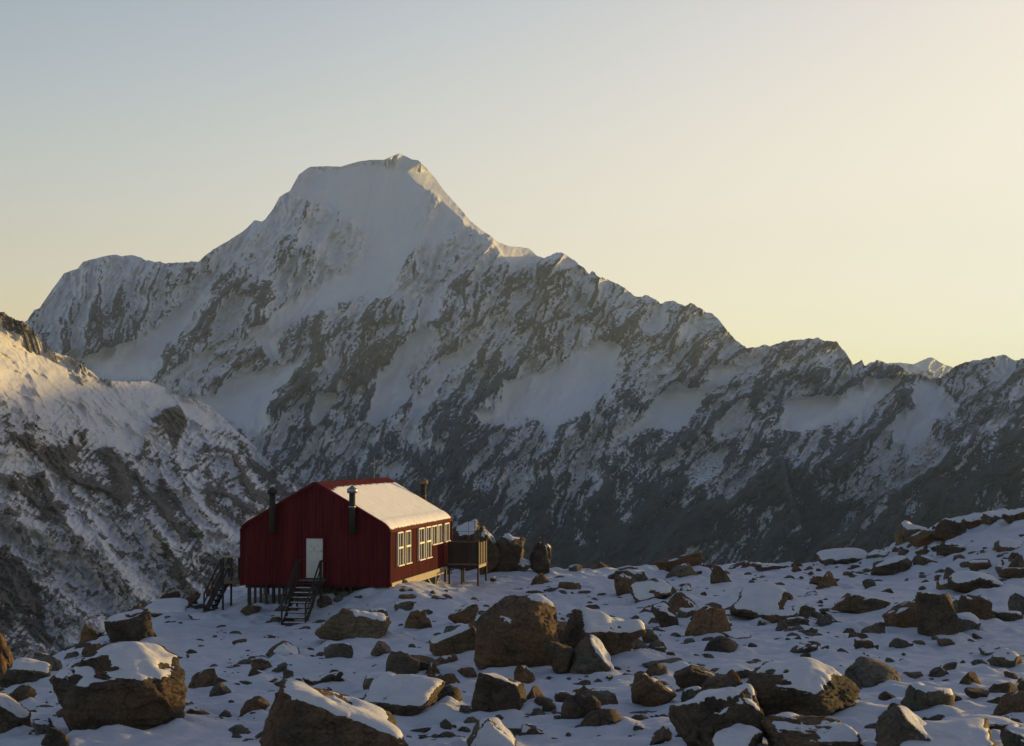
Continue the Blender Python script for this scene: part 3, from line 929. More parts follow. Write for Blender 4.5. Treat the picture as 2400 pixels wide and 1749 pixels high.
# left edge, right edge, top, foot (photo pixels), rock, shape, snow threshold, where snow lies, mesh level, depth ratio, label
B = [
    (108, 437, 1512, 1738, 'd', 'dome', 0.70, (0.1, -0.2, 1.0), 6, 0.9, 'huge dark block with flat snowy top, largest rock at lower left'),
    (2, 122, 1546, 1612, 'g', 'block', 0.62, FR, 5, 0.8, 'grey boulder with round snow patch, just left of the huge dark block'),
    (-25, 66, 1482, 1552, 'o', 'wedge_r', 0.85, UP, 5, 0.9, 'rusty sloping rock cut by the left photo edge near the rim'),
    (-30, 66, 1622, 1728, 'd', 'wedge_r', 0.42, FR, 5, 0.9, 'dark rock under a sheet of snow at the left photo edge'),
    (72, 132, 1684, 1745, 'g', 'block', 0.7, FR, 5, 0.9, 'small grey rock with snow on top in the lower left corner'),
    (95, 172, 1706, 1775, 'd', 'round', 0.85, UP, 5, 0.9, 'dark rounded rock at the bottom edge below the huge dark block'),
    (250, 369, 1428, 1513, 'd', 'block', 0.72, LF, 5, 0.8, 'tall dark slab block standing on the rim left of the side stairs'),
    (204, 300, 1436, 1492, 'o', 'wedge_l', 0.62, UP, 5, 0.8, 'rusty rock leaning against the tall dark slab on the rim'),
    (180, 242, 1462, 1493, 'o', 'block', 0.95, UP, 4, 0.8, 'low rusty rock at the outer end of the rim'),
    (292, 338, 1411, 1432, 'o', 'block', 0.8, UP, 4, 0.8, 'small rusty rock behind the tall dark slab on the rim'),
    (416, 476, 1384, 1426, 'o', 'round', 0.95, UP, 5, 0.9, 'rounded orange rock on the rim beside the side stairs'),
    (330, 446, 1408, 1452, 'g', 'front', 0.30, FR, 5, 0.9, 'low slab under smooth snow between tall dark slab and orange rock'),
    (623, 702, 1503, 1548, 'd', 'tent', 0.62, (0.3, -0.5, 0.7), 5, 0.8, 'dark peaked rock with snow wedge in the open snow below the stairs'),
    (588, 641, 1543, 1578, 'b', 'round', 0.72, RT, 5, 0.9, 'brown round rock with snow on its right below the peaked rock'),
    (561, 650, 1581, 1617, 'g', 'round', 0.50, FR, 5, 0.9, 'low grey rock with bulging snow cap above the pointed foreground boulder'),
    (490, 542, 1601, 1640, 'g', 'tent', 0.85, FR, 5, 0.8, 'small grey arched rock midway between huge dark block and pointed boulder'),
    (563, 631, 1631, 1684, 'o', 'round', 0.95, UP, 5, 0.9, 'rusty brown rock touching the left side of the pointed boulder'),
    (588, 962, 1598, 1840, 'b', 'slope', 0.70, (0.45, 0.05, 0.9), 6, 0.95, 'big pointed brown boulder with sunlit snow slope at the bottom edge'),
    (708, 809, 1571, 1622, 'd', 'round', 0.62, (0.0, -0.5, 0.8), 5, 0.9, 'dark lumpy rock with snow saddle behind the pointed boulder'),
    (750, 779, 1611, 1640, 'g', 'block', 0.9, UP, 4, 0.9, 'small grey stone between pointed boulder and flat snow-topped block'),
    (414, 455, 1642, 1671, 'g', 'block', 0.45, FR, 4, 0.9, 'small snow-capped stone right of the huge dark block'),
    (742, 913, 1422, 1517, 't', 'block', 0.68, RT, 6, 0.9, 'tan boulder with snow on its shoulder just below the hut corner'),
    (868, 921, 1503, 1543, 't', 'tent', 1.5, UP, 5, 0.9, 'bare tan stone with sunlit right face below the tan boulder'),
    (943, 1054, 1536, 1584, 'b', 'wedge_r', 1.1, UP, 5, 0.8, 'low brown rock in front of the leaning slab'),
    (1003, 1124, 1462, 1547, 'b', 'wedge_l', 0.56, (-0.3, -0.2, 0.9), 5, 0.6, 'leaning slab with long snow strip against the tallest boulder'),
    (1050, 1122, 1415, 1476, 'o', 'wedge_l', 0.62, UP, 5, 0.8, 'rusty wedge with snow behind the leaning slab'),
    (1110, 1318, 1397, 1583, 'b', 'dome', 0.84, (0.1, -0.1, 1), 6, 0.9, 'tallest rounded brown boulder in the middle of the snowfield'),
    (1316, 1515, 1426, 1562, 'b', 'block', 0.66, (0.1, -0.35, 0.9), 6, 0.9, 'big brown block with sunlit right edge next to the tallest boulder'),
    (1277, 1350, 1503, 1592, 'd', 'lean', 0.85, LF, 5, 0.8, 'dark leaning rock between the tallest boulder and the snowy pyramid'),
    (1332, 1440, 1488, 1596, 'g', 'tent', 0.50, (0.75, -0.1, 0.6), 5, 0.9, 'grey pyramid rock with thick snow on its right side'),
    (836, 1042, 1590, 1694, 'g', 'front', 0.52, (0.08, -0.35, 0.9), 6, 0.9, 'flat grey block with a big smooth snow table on top'),
    (1106, 1234, 1570, 1684, 'd', 'block', 0.72, (0.1, -0.3, 0.95), 5, 0.9, 'cube-shaped dark rock with small snow cap in front of the tallest boulder'),
    (1093, 1214, 1682, 1775, 'g', 'tent', 0.40, (0.0, -0.55, 0.8), 5, 0.9, 'snow-draped grey rock at the bottom edge below the cube-shaped rock'),
    (1070, 1118, 1563, 1600, 'b', 'round', 1.1, UP, 4, 0.9, 'small brown rock at the left foot of the tallest boulder'),
    (1049, 1084, 1630, 1655, 'd', 'block', 1.2, UP, 4, 0.9, 'small dark stone left of the cube-shaped rock'),
    (1479, 1587, 1578, 1664, 'o', 'round', 0.74, UP, 5, 0.9, 'rusty round boulder left of the dark foreground block'),
    (1570, 1788, 1608, 1790, 'd', 'block', 0.62, (-0.05, -0.2, 0.95), 6, 0.9, 'large dark foreground block with snow pillow on its top'),
    (1735, 2020, 1552, 1703, 'd', 'dome', 0.74, UP, 6, 0.9, 'wide dark boulder with glowing sunlit upper face'),
    (1576, 1692, 1561, 1634, 'd', 'wedge_r', 0.95, UP, 5, 0.8, 'dark ridge-like rock behind the large dark foreground block'),
    (1665, 1764, 1564, 1606, 'g', 'round', 0.55, UP, 5, 0.8, 'low grey rock with thin snow behind the wide dark boulder'),
    (1660, 1792, 1702, 1800, 'd', 'round', 0.30, (0, -0.45, 0.85), 5, 0.9, 'snow dome over a rock at the foot of the dark foreground block'),
    (1788, 2040, 1680, 1800, 'b', 'front', 0.78, (0.2, 0, 1), 6, 0.9, 'broad brown flat-topped rock at the bottom edge below the wide boulder'),
    (2053, 2218, 1652, 1800, 'g', 'peak_l', 0.30, (0.1, -0.45, 0.8), 5, 0.9, 'tilted slab almost wholly under snow at the lower right'),
    (2070, 2350, 1697, 1810, 't', 'front', 0.52, FR, 6, 0.9, 'brown rock with white snow sheet at the bottom right'),
    (2207, 2386, 1684, 1732, 'g', 'block', 0.55, UP, 5, 0.8, 'long low rock with snow rim behind the brown bottom right rock'),
    (2346, 2440, 1708, 1800, 'g', 'round', 0.45, FR, 5, 0.9, 'snowy rock cut by the right photo edge at the bottom'),
    (1706, 1853, 1366, 1457, 'b', 'front', 0.46, (0.15, -0.4, 0.85), 6, 0.9, 'snow-faced brown boulder standing alone in the middle distance'),
    (1947, 2089, 1391, 1448, 'b', 'block', 0.60, UP, 5, 0.9, 'low wide boulder with an oval snow lid'),
    (2145, 2248, 1386, 1504, 'd', 'block', 0.80, (0.3, 0, 1), 5, 0.9, 'tall dark upright rock at the right with thin snow crest'),
    (2247, 2330, 1394, 1468, 'd', 'block', 0.72, FR, 5, 0.9, 'dark jagged rock just right of the tall upright rock'),
    (2073, 2168, 1411, 1483, 'b', 'wedge_l', 0.85, UP, 5, 0.9, 'brown sloping rock against the left of the tall upright rock'),
    (2225, 2363, 1341, 1399, 'd', 'round', 0.46, FR, 5, 0.9, 'snow-blanketed dark rock above the tall upright rock'),
    (2040, 2141, 1303, 1357, 'd', 'wedge_l', 0.62, LF, 5, 0.9, 'dark boulder with slanted snow top at the foot of the right rise'),
    (2265, 2327, 1310, 1346, 'b', 'block', 0.85, UP, 4, 0.9, 'bare brown block halfway up the right rise'),
    (1532, 1644, 1292, 1346, 'o', 'wedge_l', 0.70, RT, 5, 0.8, 'rust-orange outcrop on the rim against the dark valley'),
    (1912, 2042, 1288, 1331, 'b', 'round', 0.44, FR, 5, 0.8, 'snow-blotched mound on the rim left of the right rise'),
    (1475, 1587, 1354, 1417, 'b', 'round', 0.62, FR, 5, 0.9, 'brown arched rock with snow hollow below the orange outcrop'),
    (1560, 1640, 1390, 1446, 'o', 'tent', 0.9, RT, 5, 0.9, 'pointed rock with glowing sunlit face next to the arched rock'),
    (1528, 1590, 1410, 1474, 'd', 'lean', 0.7, FR, 5, 0.9, 'dark leaning stone left of the pointed sunlit rock'),
    (1618, 1712, 1438, 1478, 'g', 'front', 0.55, RT, 5, 0.9, 'low grey rock with snow below the pointed sunlit rock'),
    (1857, 1907, 1416, 1459, 'd', 'round', 0.50, LF, 4, 0.9, 'dark rounded stone with snow left of the oval-lidded boulder'),
    (1837, 1899, 1446, 1478, 'g', 'block', 0.75, UP, 4, 0.9, 'grey angular stone below the snow-faced boulder'),
    (1780, 1868, 1433, 1468, 'b', 'round', 0.60, UP, 4, 0.9, 'brown stone at the right foot of the snow-faced boulder'),
    (1914, 1974, 1440, 1474, 'g', 'tent', 0.80, FR, 4, 0.9, 'grey peaked stone in front of the oval-lidded boulder'),
    (1998, 2046, 1498, 1531, 'd', 'block', 0.75, RT, 4, 0.9, 'dark square stone alone in the snow above the wide boulder'),
    (2084, 2139, 1495, 1527, 'g', 'round', 0.85, RT, 4, 0.9, 'grey rounded stone left of the tall upright rock foot'),
    (2209, 2241, 1551, 1580, 'g', 'round', 1.2, UP, 4, 0.9, 'bare round grey stone alone in the right snow'),
    (1960, 1989, 1519, 1547, 'g', 'tent', 1.2, UP, 4, 0.9, 'small pointed stone above the wide boulder'),
    (1896, 1966, 1349, 1379, 'b', 'block', 0.72, UP, 4, 0.9, 'brown block below the rim mound'),
    (2022, 2054, 1357, 1386, 'g', 'round', 1.2, UP, 4, 0.9, 'bare grey stone below the slanted boulder of the right rise'),
    (1506, 1613, 1544, 1576, 'g', 'wedge_l', 0.80, FR, 5, 0.8, 'long low grey rock above the rusty round boulder'),
    (2258, 2323, 1612, 1650, 'd', 'lean', 1.2, UP, 4, 0.9, 'bare dark sloping stone in the right snow'),
    (2055, 2102, 1621, 1646, 'd', 'tent', 1.1, UP, 4, 0.9, 'small dark stone right of the wide dark boulder'),
    (1523, 1575, 1702, 1755, 'g', 'round', 0.8, RT, 4, 0.9, 'grey rock at the bottom edge left of the dark foreground block'),
    (2128, 2196, 1240, 1292, 'b', 'wedge_l', 0.80, UP, 5, 0.9, 'brown crag at the lower crest end of the right rise'),
    (2186, 2262, 1216, 1276, 'd', 'bulk', 0.66, UP, 5, 0.9, 'dark crag with snow on the crest of the right rise'),
    (2250, 2312, 1208, 1246, 'b', 'block', 0.62, FR, 5, 0.9, 'brown snow-dusted crag on top of the right rise'),
    (2300, 2362, 1204, 1236, 'g', 'wedge_r', 0.55, UP, 5, 0.9, 'grey snowy slab on top of the right rise'),
    (2350, 2425, 1198, 1232, 'd', 'block', 0.60, UP, 5, 0.9, 'dark slab on the right rise cut by the photo edge'),
    (2196, 2268, 1270, 1306, 'd', 'round', 0.70, FR, 4, 0.9, 'dark boulder just under the crest crags of the right rise'),
    (2330, 2400, 1262, 1296, 'b', 'front', 0.62, FR, 4, 0.9, 'brown boulder on the right rise near the photo edge'),
    (2140, 2200, 1300, 1334, 'g', 'wedge_r', 0.62, UP, 4, 0.9, 'grey boulder at the foot of the right rise'),
    (2345, 2405, 1330, 1368, 'd', 'bulk', 0.70, UP, 4, 0.9, 'dark boulder at the photo edge below the right rise'),
    (1660, 1716, 1330, 1356, 'b', 'round', 0.66, UP, 4, 0.9, 'low brown rock on the rim right of the orange outcrop'),
    (1770, 1830, 1322, 1344, 'd', 'block', 0.70, UP, 4, 0.9, 'low dark rock on the rim in the right centre'),
    (1380, 1430, 1318, 1340, 'o', 'tent', 1.1, UP, 4, 0.9, 'small orange spike rock on the rim right of the egg-shaped boulder'),
    (1430, 1478, 1470, 1512, 'd', 'bulk', 0.72, RT, 5, 0.9, 'dark boulder at the right foot of the big brown block'),
    (1690, 1760, 1480, 1512, 'g', 'front', 0.60, FR, 4, 0.9, 'flat grey snow-dusted rock below the snow-faced boulder'),
    (1850, 1920, 1510, 1540, 'd', 'wedge_l', 0.85, UP, 4, 0.9, 'dark wedge rock above the wide dark boulder'),
    (2390, 2450, 1590, 1640, 'd', 'block', 0.85, UP, 4, 0.9, 'dark rock cut by the right photo edge in the lower snow'),
    (440, 520, 1440, 1462, 'd', 'front', 0.55, UP, 4, 0.9, 'flat dark ledge rock in the snow below the side stairs'),
    (690, 742, 1400, 1424, 'b', 'round', 0.9, UP, 4, 0.9, 'brown rock tucked under the front stairs'),
    (930, 985, 1392, 1412, 'd', 'round', 0.9, UP, 4, 0.9, 'dark rock in the snow shelf below the long windowed wall'),
    (1010, 1050, 1396, 1416, 'g', 'wedge_r', 0.9, UP, 4, 0.9, 'grey rock in the snow shelf below the hut deck'),
    (1146, 1232, 1252, 1336, 'd', 'bulk', 0.66, (-0.3, -0.3, 0.9), 5, 0.9, 'big dark boulder standing behind the deck end of the hut'),
    (1058, 1130, 1216, 1300, 'd', 'block', 0.52, FR, 5, 0.9, 'jagged dark rock with snow directly behind the deck'),
    (1112, 1176, 1232, 1310, 'b', 'wedge_r', 0.56, FR, 5, 0.9, 'brown wedge rock between the jagged rock and the big dark boulder'),
    (1196, 1246, 1310, 1344, 'b', 'round', 0.62, FR, 4, 0.9, 'low brown rock at the right foot of the big dark boulder'),
    (1240, 1293, 1270, 1332, 'd', 'dome', 0.72, RT, 5, 0.9, 'egg-shaped dark boulder right of the big boulder behind the deck'),
    (1308, 1362, 1364, 1391, 'o', 'round', 1.2, UP, 4, 0.9, 'low orange rock on the snow behind the tallest boulder'),
    (563, 612, 1418, 1452, 'b', 'round', 1.0, UP, 4, 0.9, 'brown rock under the left front corner of the hut'),
    (741, 780, 1395, 1432, 'd', 'round', 1.0, UP, 4, 0.9, 'dark rock beside the right side of the front stairs'),
    (2326, 2398, 1433, 1461, 'd', 'block', 0.6, UP, 4, 0.9, 'dark rock with snow at the right edge beside the jagged rock'),
    (2295, 2363, 1515, 1547, 'g', 'front', 0.62, FR, 4, 0.9, 'flat grey rock with snow sheet near the right photo edge'),
    (2194, 2240, 1497, 1520, 'b', 'round', 1.1, UP, 4, 0.9, 'small brown stone at the foot of the tall upright rock'),
    (640, 700, 1418, 1440, 'b', 'round', 0.9, UP, 4, 0.9, 'brown rock beside the left foot of the front stairs'),
]
placed = []


def build_boulders():
    for i, (x0, x1, yt, yb, mat, shape, thr, sdir, sub, dr, label) in enumerate(B):
        far = yb < 1345
        X, Y, Z = stand((x0 + x1) / 2, yb)
        if far and 1060 <= x0 <= 1240:
            Y = 106.0
            X, _, Z = at((x0 + x1) / 2, yb, Y)
            Z = min(Z, g0(X, Y) + 0.15)
        dp = max(0.45 * (yb - yt), (x1 - x0) * dr) / F * Y
        Yc = Y + dp * 0.42
        w = (x1 - x0) / F * Yc
        Z2 = min(Z, g0(X, Yc)) if not far else Z
        h = float(at((x0 + x1) / 2, yt, Yc)[2]) - Z2
        rm, sm = make_boulder(1000 + i * 7, shape, sub, (w, dp, h), random.Random(i).uniform(-0.5, 0.5), thr, sdir, mat)
        o = link('boulder', rm)
        o.location = (X * Yc / Y, Yc, Z2)
        tag(o, label, 'boulder', 'boulders strewn over the snowfield')
        for c in sm:
            link('snow_cap', c, o)
        placed.append((o.location.x, o.location.y, max(w, dp) / 2))


SHORT = []


def short_names():
    """boulders whose plain description is theirs alone, to say where a stone lies"""
    cut = (' with ', ' at ', ' under ', ' just ', ' cut ', ' in ', ' on ', ' standing ', ' leaning ', ' behind ', ' below ', ' between ', ' touching ', ' against ', ' next ', ' left ', ' right ', ' alone ', ' beside ', ' above ', ' halfway ', ' directly ', ' almost ', ', ', ' over ', ' midway ', ' near ', ' along ')
    out = []
    for b in B:
        t = b[-1]
        k = min([t.find(c) for c in cut if t.find(c) > 0] + [len(t)])
        out.append(t[:k])
    for i, t in enumerate(out):
        if out.count(t) == 1 and len(t.split()) >= 3:
            SHORT.append((t, placed[i][0], placed[i][1]))


def label_stones(stones):
    """each stone is told apart by its look and by the boulder it lies beside"""
    short_names()
    done = {}
    for o, look, X, Y in stones:
        t, bx, by = min(SHORT, key=lambda q: (q[1] - X) ** 2 + 0.6 * (q[2] - Y) ** 2)
        dx, dy = X - bx, Y - by
        if abs(dx) > 0.8 * abs(dy):
            w = 'right of' if dx > 0 else 'left of'
        else:
            w = 'behind' if dy > 0 else 'in front of'
        done.setdefault((look, w, t), []).append((dx * dx + dy * dy, o))
    for (look, w, t), l in done.items():
        l.sort(key=lambda q: q[0])
        for r, (d, o) in enumerate(l):
            rank = ('', ', second nearest', ', third nearest', ', fourth nearest', ', fifth nearest')[min(r, 4)]
            tag(o, look + ' ' + w + ' the ' + t + rank, 'stone', 'stones showing through the snow')


def spot_ok(X, Y, r, k=0.75):
    for (a, b, c) in placed:
        if (X - a) ** 2 + (Y - b) ** 2 < (k * c + r) ** 2:
            return False
    return True


def build_stones():
    rnd = random.Random(11)
    kinds = []
    for i in range(18):
        shape = ('block', 'round', 'tent', 'wedge_r', 'wedge_l', 'lean')[i % 6]
        mat = 'gdbgod'[(i * 5) % 6]
        h = (0.62, 0.45, 0.75)[i % 3]
        kinds.append(make_boulder(5000 + 13 * i, shape, 3, (1.0, rnd.uniform(0.7, 1.1), h), 0.3 * i, (0.62, 1.5, 0.75, 1.5)[i % 4], (UP, RT, FR)[i % 3], mat, 0.07, 0.38))
    n, tries, stones = 0, 0, []
    while n < 240 and tries < 9000:
        tries += 1
        px, py = rnd.uniform(-10, 2410), 1300 + 445 * rnd.random() ** 1.25
        if px > 2000 and rnd.random() < 0.35:
            py = rnd.uniform(1215, 1370)
        dens = 0.55 + 0.9 * float(fbm2(np.array([px / 260.0]), np.array([py / 120.0]), 2, 61)[0])
        if 380 < px < 950 and 1440 < py < 1560:
            dens *= 0.35
        if px > 1500 and py < 1500:
            dens *= 1.7
        if rnd.random() > dens:
            continue
        X, Y, Z = stand(px, py)
        if Y > 109 and X < 18:
            continue
        s = rnd.choice((0.35, 0.45, 0.6, 0.75, 1.0, 1.35, 1.7)) * rnd.uniform(0.8, 1.25) * (0.8 if Y < 70 else 1.0)
        if -15.5 < X < -3 and 84 < Y < 103:
            continue
        if not spot_ok(X, Y, s * 0.5):
            continue
        ki = rnd.randrange(18)
        rm, sm = kinds[ki]
        o = link('stone', rm)
        o.location = (X, Y, Z - 0.10 * s)
        o.rotation_euler = (rnd.uniform(-.2, .2), rnd.uniform(-.2, .2), rnd.uniform(0, 6.28))
        o.scale = (s, s, s * rnd.uniform(0.8, 1.2))
        size = 'tiny' if s < 0.4 else ('small' if s < 0.65 else 'knee-high')
        hue = {'g': 'grey', 'd': 'dark', 'b': 'brown', 'o': 'rusty'}['gdbgod'[(ki * 5) % 6]]
        form = ('blocky', 'rounded', 'pointed', 'wedge-shaped', 'sloping', 'leaning')[ki % 6]
        stones.append((o, size + ' ' + hue + ' ' + form + (' snow-capped stone' if sm else ' stone'), X, Y))
        for c in sm:
            link('snow_cap', c, o)
        placed.append((X, Y, s * 0.5))
        n += 1
    label_stones(stones)
    # gravel too small to count
    d, f = ico(2)
    V, Fc = [], []
    base = 0
    nr = np.random.default_rng(5)
    m = 0
    while m < 2600:
        px, py = nr.uniform(-10, 2410), 1290 + 450 * nr.random() ** 1.1
        if px > 2000 and nr.random() < 0.3:
            py = nr.uniform(1215, 1370)
        if float(fbm2(np.array([px / 120.0]), np.array([py / 50.0]), 3, 67)[0]) < nr.uniform(-0.05, 0.45):
            continue
        X, Y, Z = stand(px, py)
        if Y > 110 and X < 16:
            continue
        s = 0.05 + 0.24 * nr.random() ** 2.6
        s *= 1.25 if Y > 75 else 1
        k = d.copy()
        pl = nr.normal(size=(9, 3))
        pl /= np.linalg.norm(pl, axis=1)[:, None]
        acc = sum(np.maximum(d @ q, 0) ** 12 / nr.uniform(.6, 1) ** 12 for q in pl)
        k = d * np.clip(acc, 0.3, None)[:, None] ** (-1 / 12)
        k = k * s * nr.uniform(0.55, 1.45, size=3) * np.array([1.15, 1.0, 0.75])
        V.append(k + np.array([X, Y, Z - 0.25 * s]))
        Fc.append(f + base)
        base += len(k)
        m += 1
    me = fast_mesh('gravel', np.concatenate(V), np.concatenate(Fc), False)
    me.materials.append(M_ROCK['g'])
    tag(link('rubble', me), 'loose rubble of small dark stones half buried in the snow', 'rubble', kind='stuff')


def build_ground():
    xs = np.concatenate([np.linspace(-160, -46, 24), np.linspace(-44, -21, 40), np.arange(-20, 36, 0.15), np.linspace(36.5, 60, 60), np.linspace(62, 220, 40)])
    ys = np.concatenate([np.linspace(-80, 0, 16), np.linspace(2, 36, 50), np.arange(37, 80, 0.15), np.arange(80, 124, 0.20), np.linspace(125, 170, 40), np.linspace(175, 300, 16)])
    X, Y = np.meshgrid(xs, ys)
    X, Y = X.astype(np.float32), Y.astype(np.float32)
    Z = ground0(X, Y) + drifts(X, Y)
    # snow banked against the rocks, scoured hollow on the windward side
    for (a, b, r) in placed:
        R = r * 2.6 + 0.3
        i0, i1 = np.searchsorted(ys, [b - R, b + R])
        j0, j1 = np.searchsorted(xs, [a - R, a + R])
        if i1 <= i0 or j1 <= j0:
            continue
        xx, yy = X[i0:i1, j0:j1] - a, Y[i0:i1, j0:j1] - b
        d = np.sqrt(xx ** 2 + yy ** 2) / max(r, 0.1)
        th = np.arctan2(yy, xx)
        k = np.exp(-((d - 0.95) / 0.5) ** 2) * (0.6 + 0.7 * np.cos(th + 0.6) + 0.25 * np.sin(3 * th + a))
        Z[i0:i1, j0:j1] += 0.16 * min(r, 1.4) * k
    # a trodden track from the stair foot across the snow
    tr = random.Random(3)
    t = 0.0
    while t < 26:
        cx = -11.0 + 0.62 * t + 0.9 * math.sin(t * 0.35)
        cy = 82.6 - 0.75 * t + 1.2 * math.sin(t * 0.22)
        side = 0.14 if int(t / 0.36) % 2 else -0.14
        for (fx, fy) in ((cx + side + tr.uniform(-.05, .05), cy + tr.uniform(-.05, .05)), (cx - 0.5 + tr.uniform(-.25, .25), cy - 0.3 + tr.uniform(-.2, .2))):
            i0, i1 = np.searchsorted(ys, [fy - 0.6, fy + 0.6])
            j0, j1 = np.searchsorted(xs, [fx - 0.6, fx + 0.6])
            q = ((X[i0:i1, j0:j1] - fx) / 0.13) ** 2 + ((Y[i0:i1, j0:j1] - fy) / 0.20) ** 2
            Z[i0:i1, j0:j1] += -0.09 * np.exp(-q) + 0.03 * np.exp(-(np.sqrt(q) - 1.7) ** 2 / 0.2)
        t += 0.36
    P = np.stack([X, Y, Z], -1).reshape(-1, 3)
    me = fast_mesh('snow_ground', P, grid_faces(len(ys), len(xs))[:, ::-1])
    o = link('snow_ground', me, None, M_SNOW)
    tag(o, 'snow-covered rocky ground of the high shelf', 'ground', kind='structure')


build_boulders()
build_stones()
build_ground()

# ------------------------------------------------------------------ the hut
def mat_clad(name, c):
    t = NT(name)
    co = t.n('ShaderNodeTexCoord').outputs['Object']
    streak = t.noise(1.0, 6, 0.7, co, mapping=((5.0, 5.0, 0.35), (0, 0, 0)))
    sheet = t.noise(0.9, 1, 0.4, co, mapping=((1.0, 1.0, 0.02), (0, 0, 0)))
    col = t.ramp(streak, [(0.3, tuple(v * 0.62 for v in c)), (0.7, tuple(v * 1.25 for v in c))])
    col = t.mix(0.5, col, t.ramp(sheet, [(0.35, (0.6, 0.6, 0.6)), (0.65, (1.2, 1.2, 1.2))]), 'MULTIPLY')
    return t.set(col, 0.7, spec=0.04)


M_RED = mat_clad('red_cladding', (0.105, 0.017, 0.020))
M_ROOF = mat_clad('red_roof', (0.105, 0.017, 0.020))
M_WHITE = mat_plain('white_paint', (0.74, 0.69, 0.55), 0.5, 0.0, 0.10, 2.0, 0.001)
M_DOOR = mat_plain('door_paint', (0.52, 0.52, 0.46), 0.5, 0.0, 0.08, 1.2, 0.001)
M_WOOD = mat_plain('weathered_wood', (0.13, 0.095, 0.06), 0.8, 0.0, 0.35, 6.0, 0.004)
M_PALE = mat_plain('pale_timber', (0.33, 0.27, 0.18), 0.8, 0.0, 0.3, 5.0, 0.004)
M_DARK = mat_plain('dark_timber', (0.024, 0.019, 0.016), 0.8, 0.0, 0.35, 6.0, 0.004)
M_STEEL = mat_plain('dull_steel', (0.30, 0.29, 0.28), 0.42, 0.8, 0.2, 5.0, 0.0)
M_PAPER = mat_plain('paper', (0.60, 0.58, 0.56), 0.8, 0.0, 0.06, 8.0, 0.0)
M_INK = mat_plain('notice_ink', (0.06, 0.05, 0.05), 0.8, 0.0, 0.1, 8.0, 0.0)
M_TAPE = mat_plain('red_tape', (0.35, 0.06, 0.05), 0.7, 0.0, 0.1, 8.0, 0.0)


def mat_glass():
    t = NT('window_glass')
    t.set((0.02, 0.022, 0.022), 0.08, spec=0.5)
    return t.m


M_GLASS = mat_glass()

HUT_W, HUT_L = 7.9, 14.4
hut = bpy.data.objects.new('mountain_hut', None)
COL.objects.link(hut)
hut.location = (-6.2, 87.0, -7.0)
hut.rotation_euler = (0, 0, -math.radians(10.4))
tag(hut, 'dark red corrugated mountain hut with snowy gable roof on stilts', 'hut')


def empty(name, parent):
    o = bpy.data.objects.new(name, None)
    COL.objects.link(o)
    o.parent = parent
    return o


def box(name, lo, hi, mat, parent, bevel=0.006):
    bm = bmesh.new()
    bmesh.ops.create_cube(bm, size=1.0)
    for v in bm.verts:
        v.co = Vector([lo[i] if v.co[i] < 0 else hi[i] for i in range(3)])
    if bevel:
        b = min(bevel, 0.3 * min(hi[i] - lo[i] for i in range(3)))
        bmesh.ops.bevel(bm, geom=bm.edges[:], offset=b, segments=1, affect='EDGES')
    me = bpy.data.meshes.new(name)
    bm.to_mesh(me)
    bm.free()
    return link(name, me, parent, mat)


def beam(name, a, b, w, h, mat, parent):
    """square timber from a to b"""
    a, b = Vector(a), Vector(b)
    d = b - a
    L = d.length
    d.normalize()
    side = d.cross(Vector((0, 0, 1)))
    if side.length < 1e-3:
        side = Vector((1, 0, 0))
    side.normalize()
    up = side.cross(d)
    vs, fs = [], []
    for t in (0, L):
        for sx, sz in ((-1, -1), (1, -1), (1, 1), (-1, 1)):
            vs.append(a + d * t + side * sx * w / 2 + up * sz * h / 2)
    fs = [(0, 1, 2, 3), (7, 6, 5, 4), (0, 4, 5, 1), (1, 5, 6, 2), (2, 6, 7, 3), (3, 7, 4, 0)]
    me = bpy.data.meshes.new(name)
    me.from_pydata(vs, [], fs)
    me.update()
    return link(name, me, parent, mat)


def lathe(name, prof, mat, parent, loc, seg=20):
    """profile of (radius, z) turned about a vertical axis"""
    vs, fs = [], []
    for r, z in prof:
        for k in range(seg):
            a = 2 * math.pi * k / seg
            vs.append((r * math.cos(a), r * math.sin(a), z))
    for i in range(len(prof) - 1):
        for k in range(seg):
            k2 = (k + 1) % seg
            fs.append((i * seg + k, i * seg + k2, (i + 1) * seg + k2, (i + 1) * seg + k))
    me = bpy.data.meshes.new(name)
    me.from_pydata(vs, [], fs)
    for p in me.polygons:
        p.use_smooth = True
    me.update()
    o = link(name, me, parent, mat)
    o.location = loc
    return o


ROOF_PROF = [(0.0, 5.27), (0.10, 5.25), (0.22, 5.18), (3.30, 3.40), (3.50, 3.30), (3.68, 3.18), (3.83, 3.04), (3.94, 2.90), (3.99, 2.78)]


def roof_z(u):
    return float(np.interp(u, [p[0] for p in ROOF_PROF], [p[1] for p in ROOF_PROF]))


def ribbed(name, length, pitch, z0, ztop, place, mat, depth=0.022):
    """corrugated sheet: trapezoid ribs every pitch, cut off at ztop(s); place(s, off, z) -> local point"""
    s, vs, fs = 0.0, [], []
    pts = []
    while s < length:
        for ds, off in ((0.0, 0.0), (0.60, 0.0), (0.72, 1.0), (0.88, 1.0)):
            if s + ds * pitch <= length:
                pts.append((s + ds * pitch, off * depth))
        s += pitch
    pts.append((length, 0.0))
    for q, off in pts:
        vs.append(place(q, off, z0))
        vs.append(place(q, off, ztop(q)))
    for i in range(len(pts) - 1):
        fs.append((2 * i, 2 * i + 2, 2 * i + 3, 2 * i + 1))
    me = bpy.data.meshes.new(name)
    me.from_pydata(vs, [], fs)
    me.update()
    return link(name, me, hut, mat)


def front_top(q):
    return roof_z(abs(q - HUT_W / 2) * 3.95 / (HUT_W / 2)) - 0.03


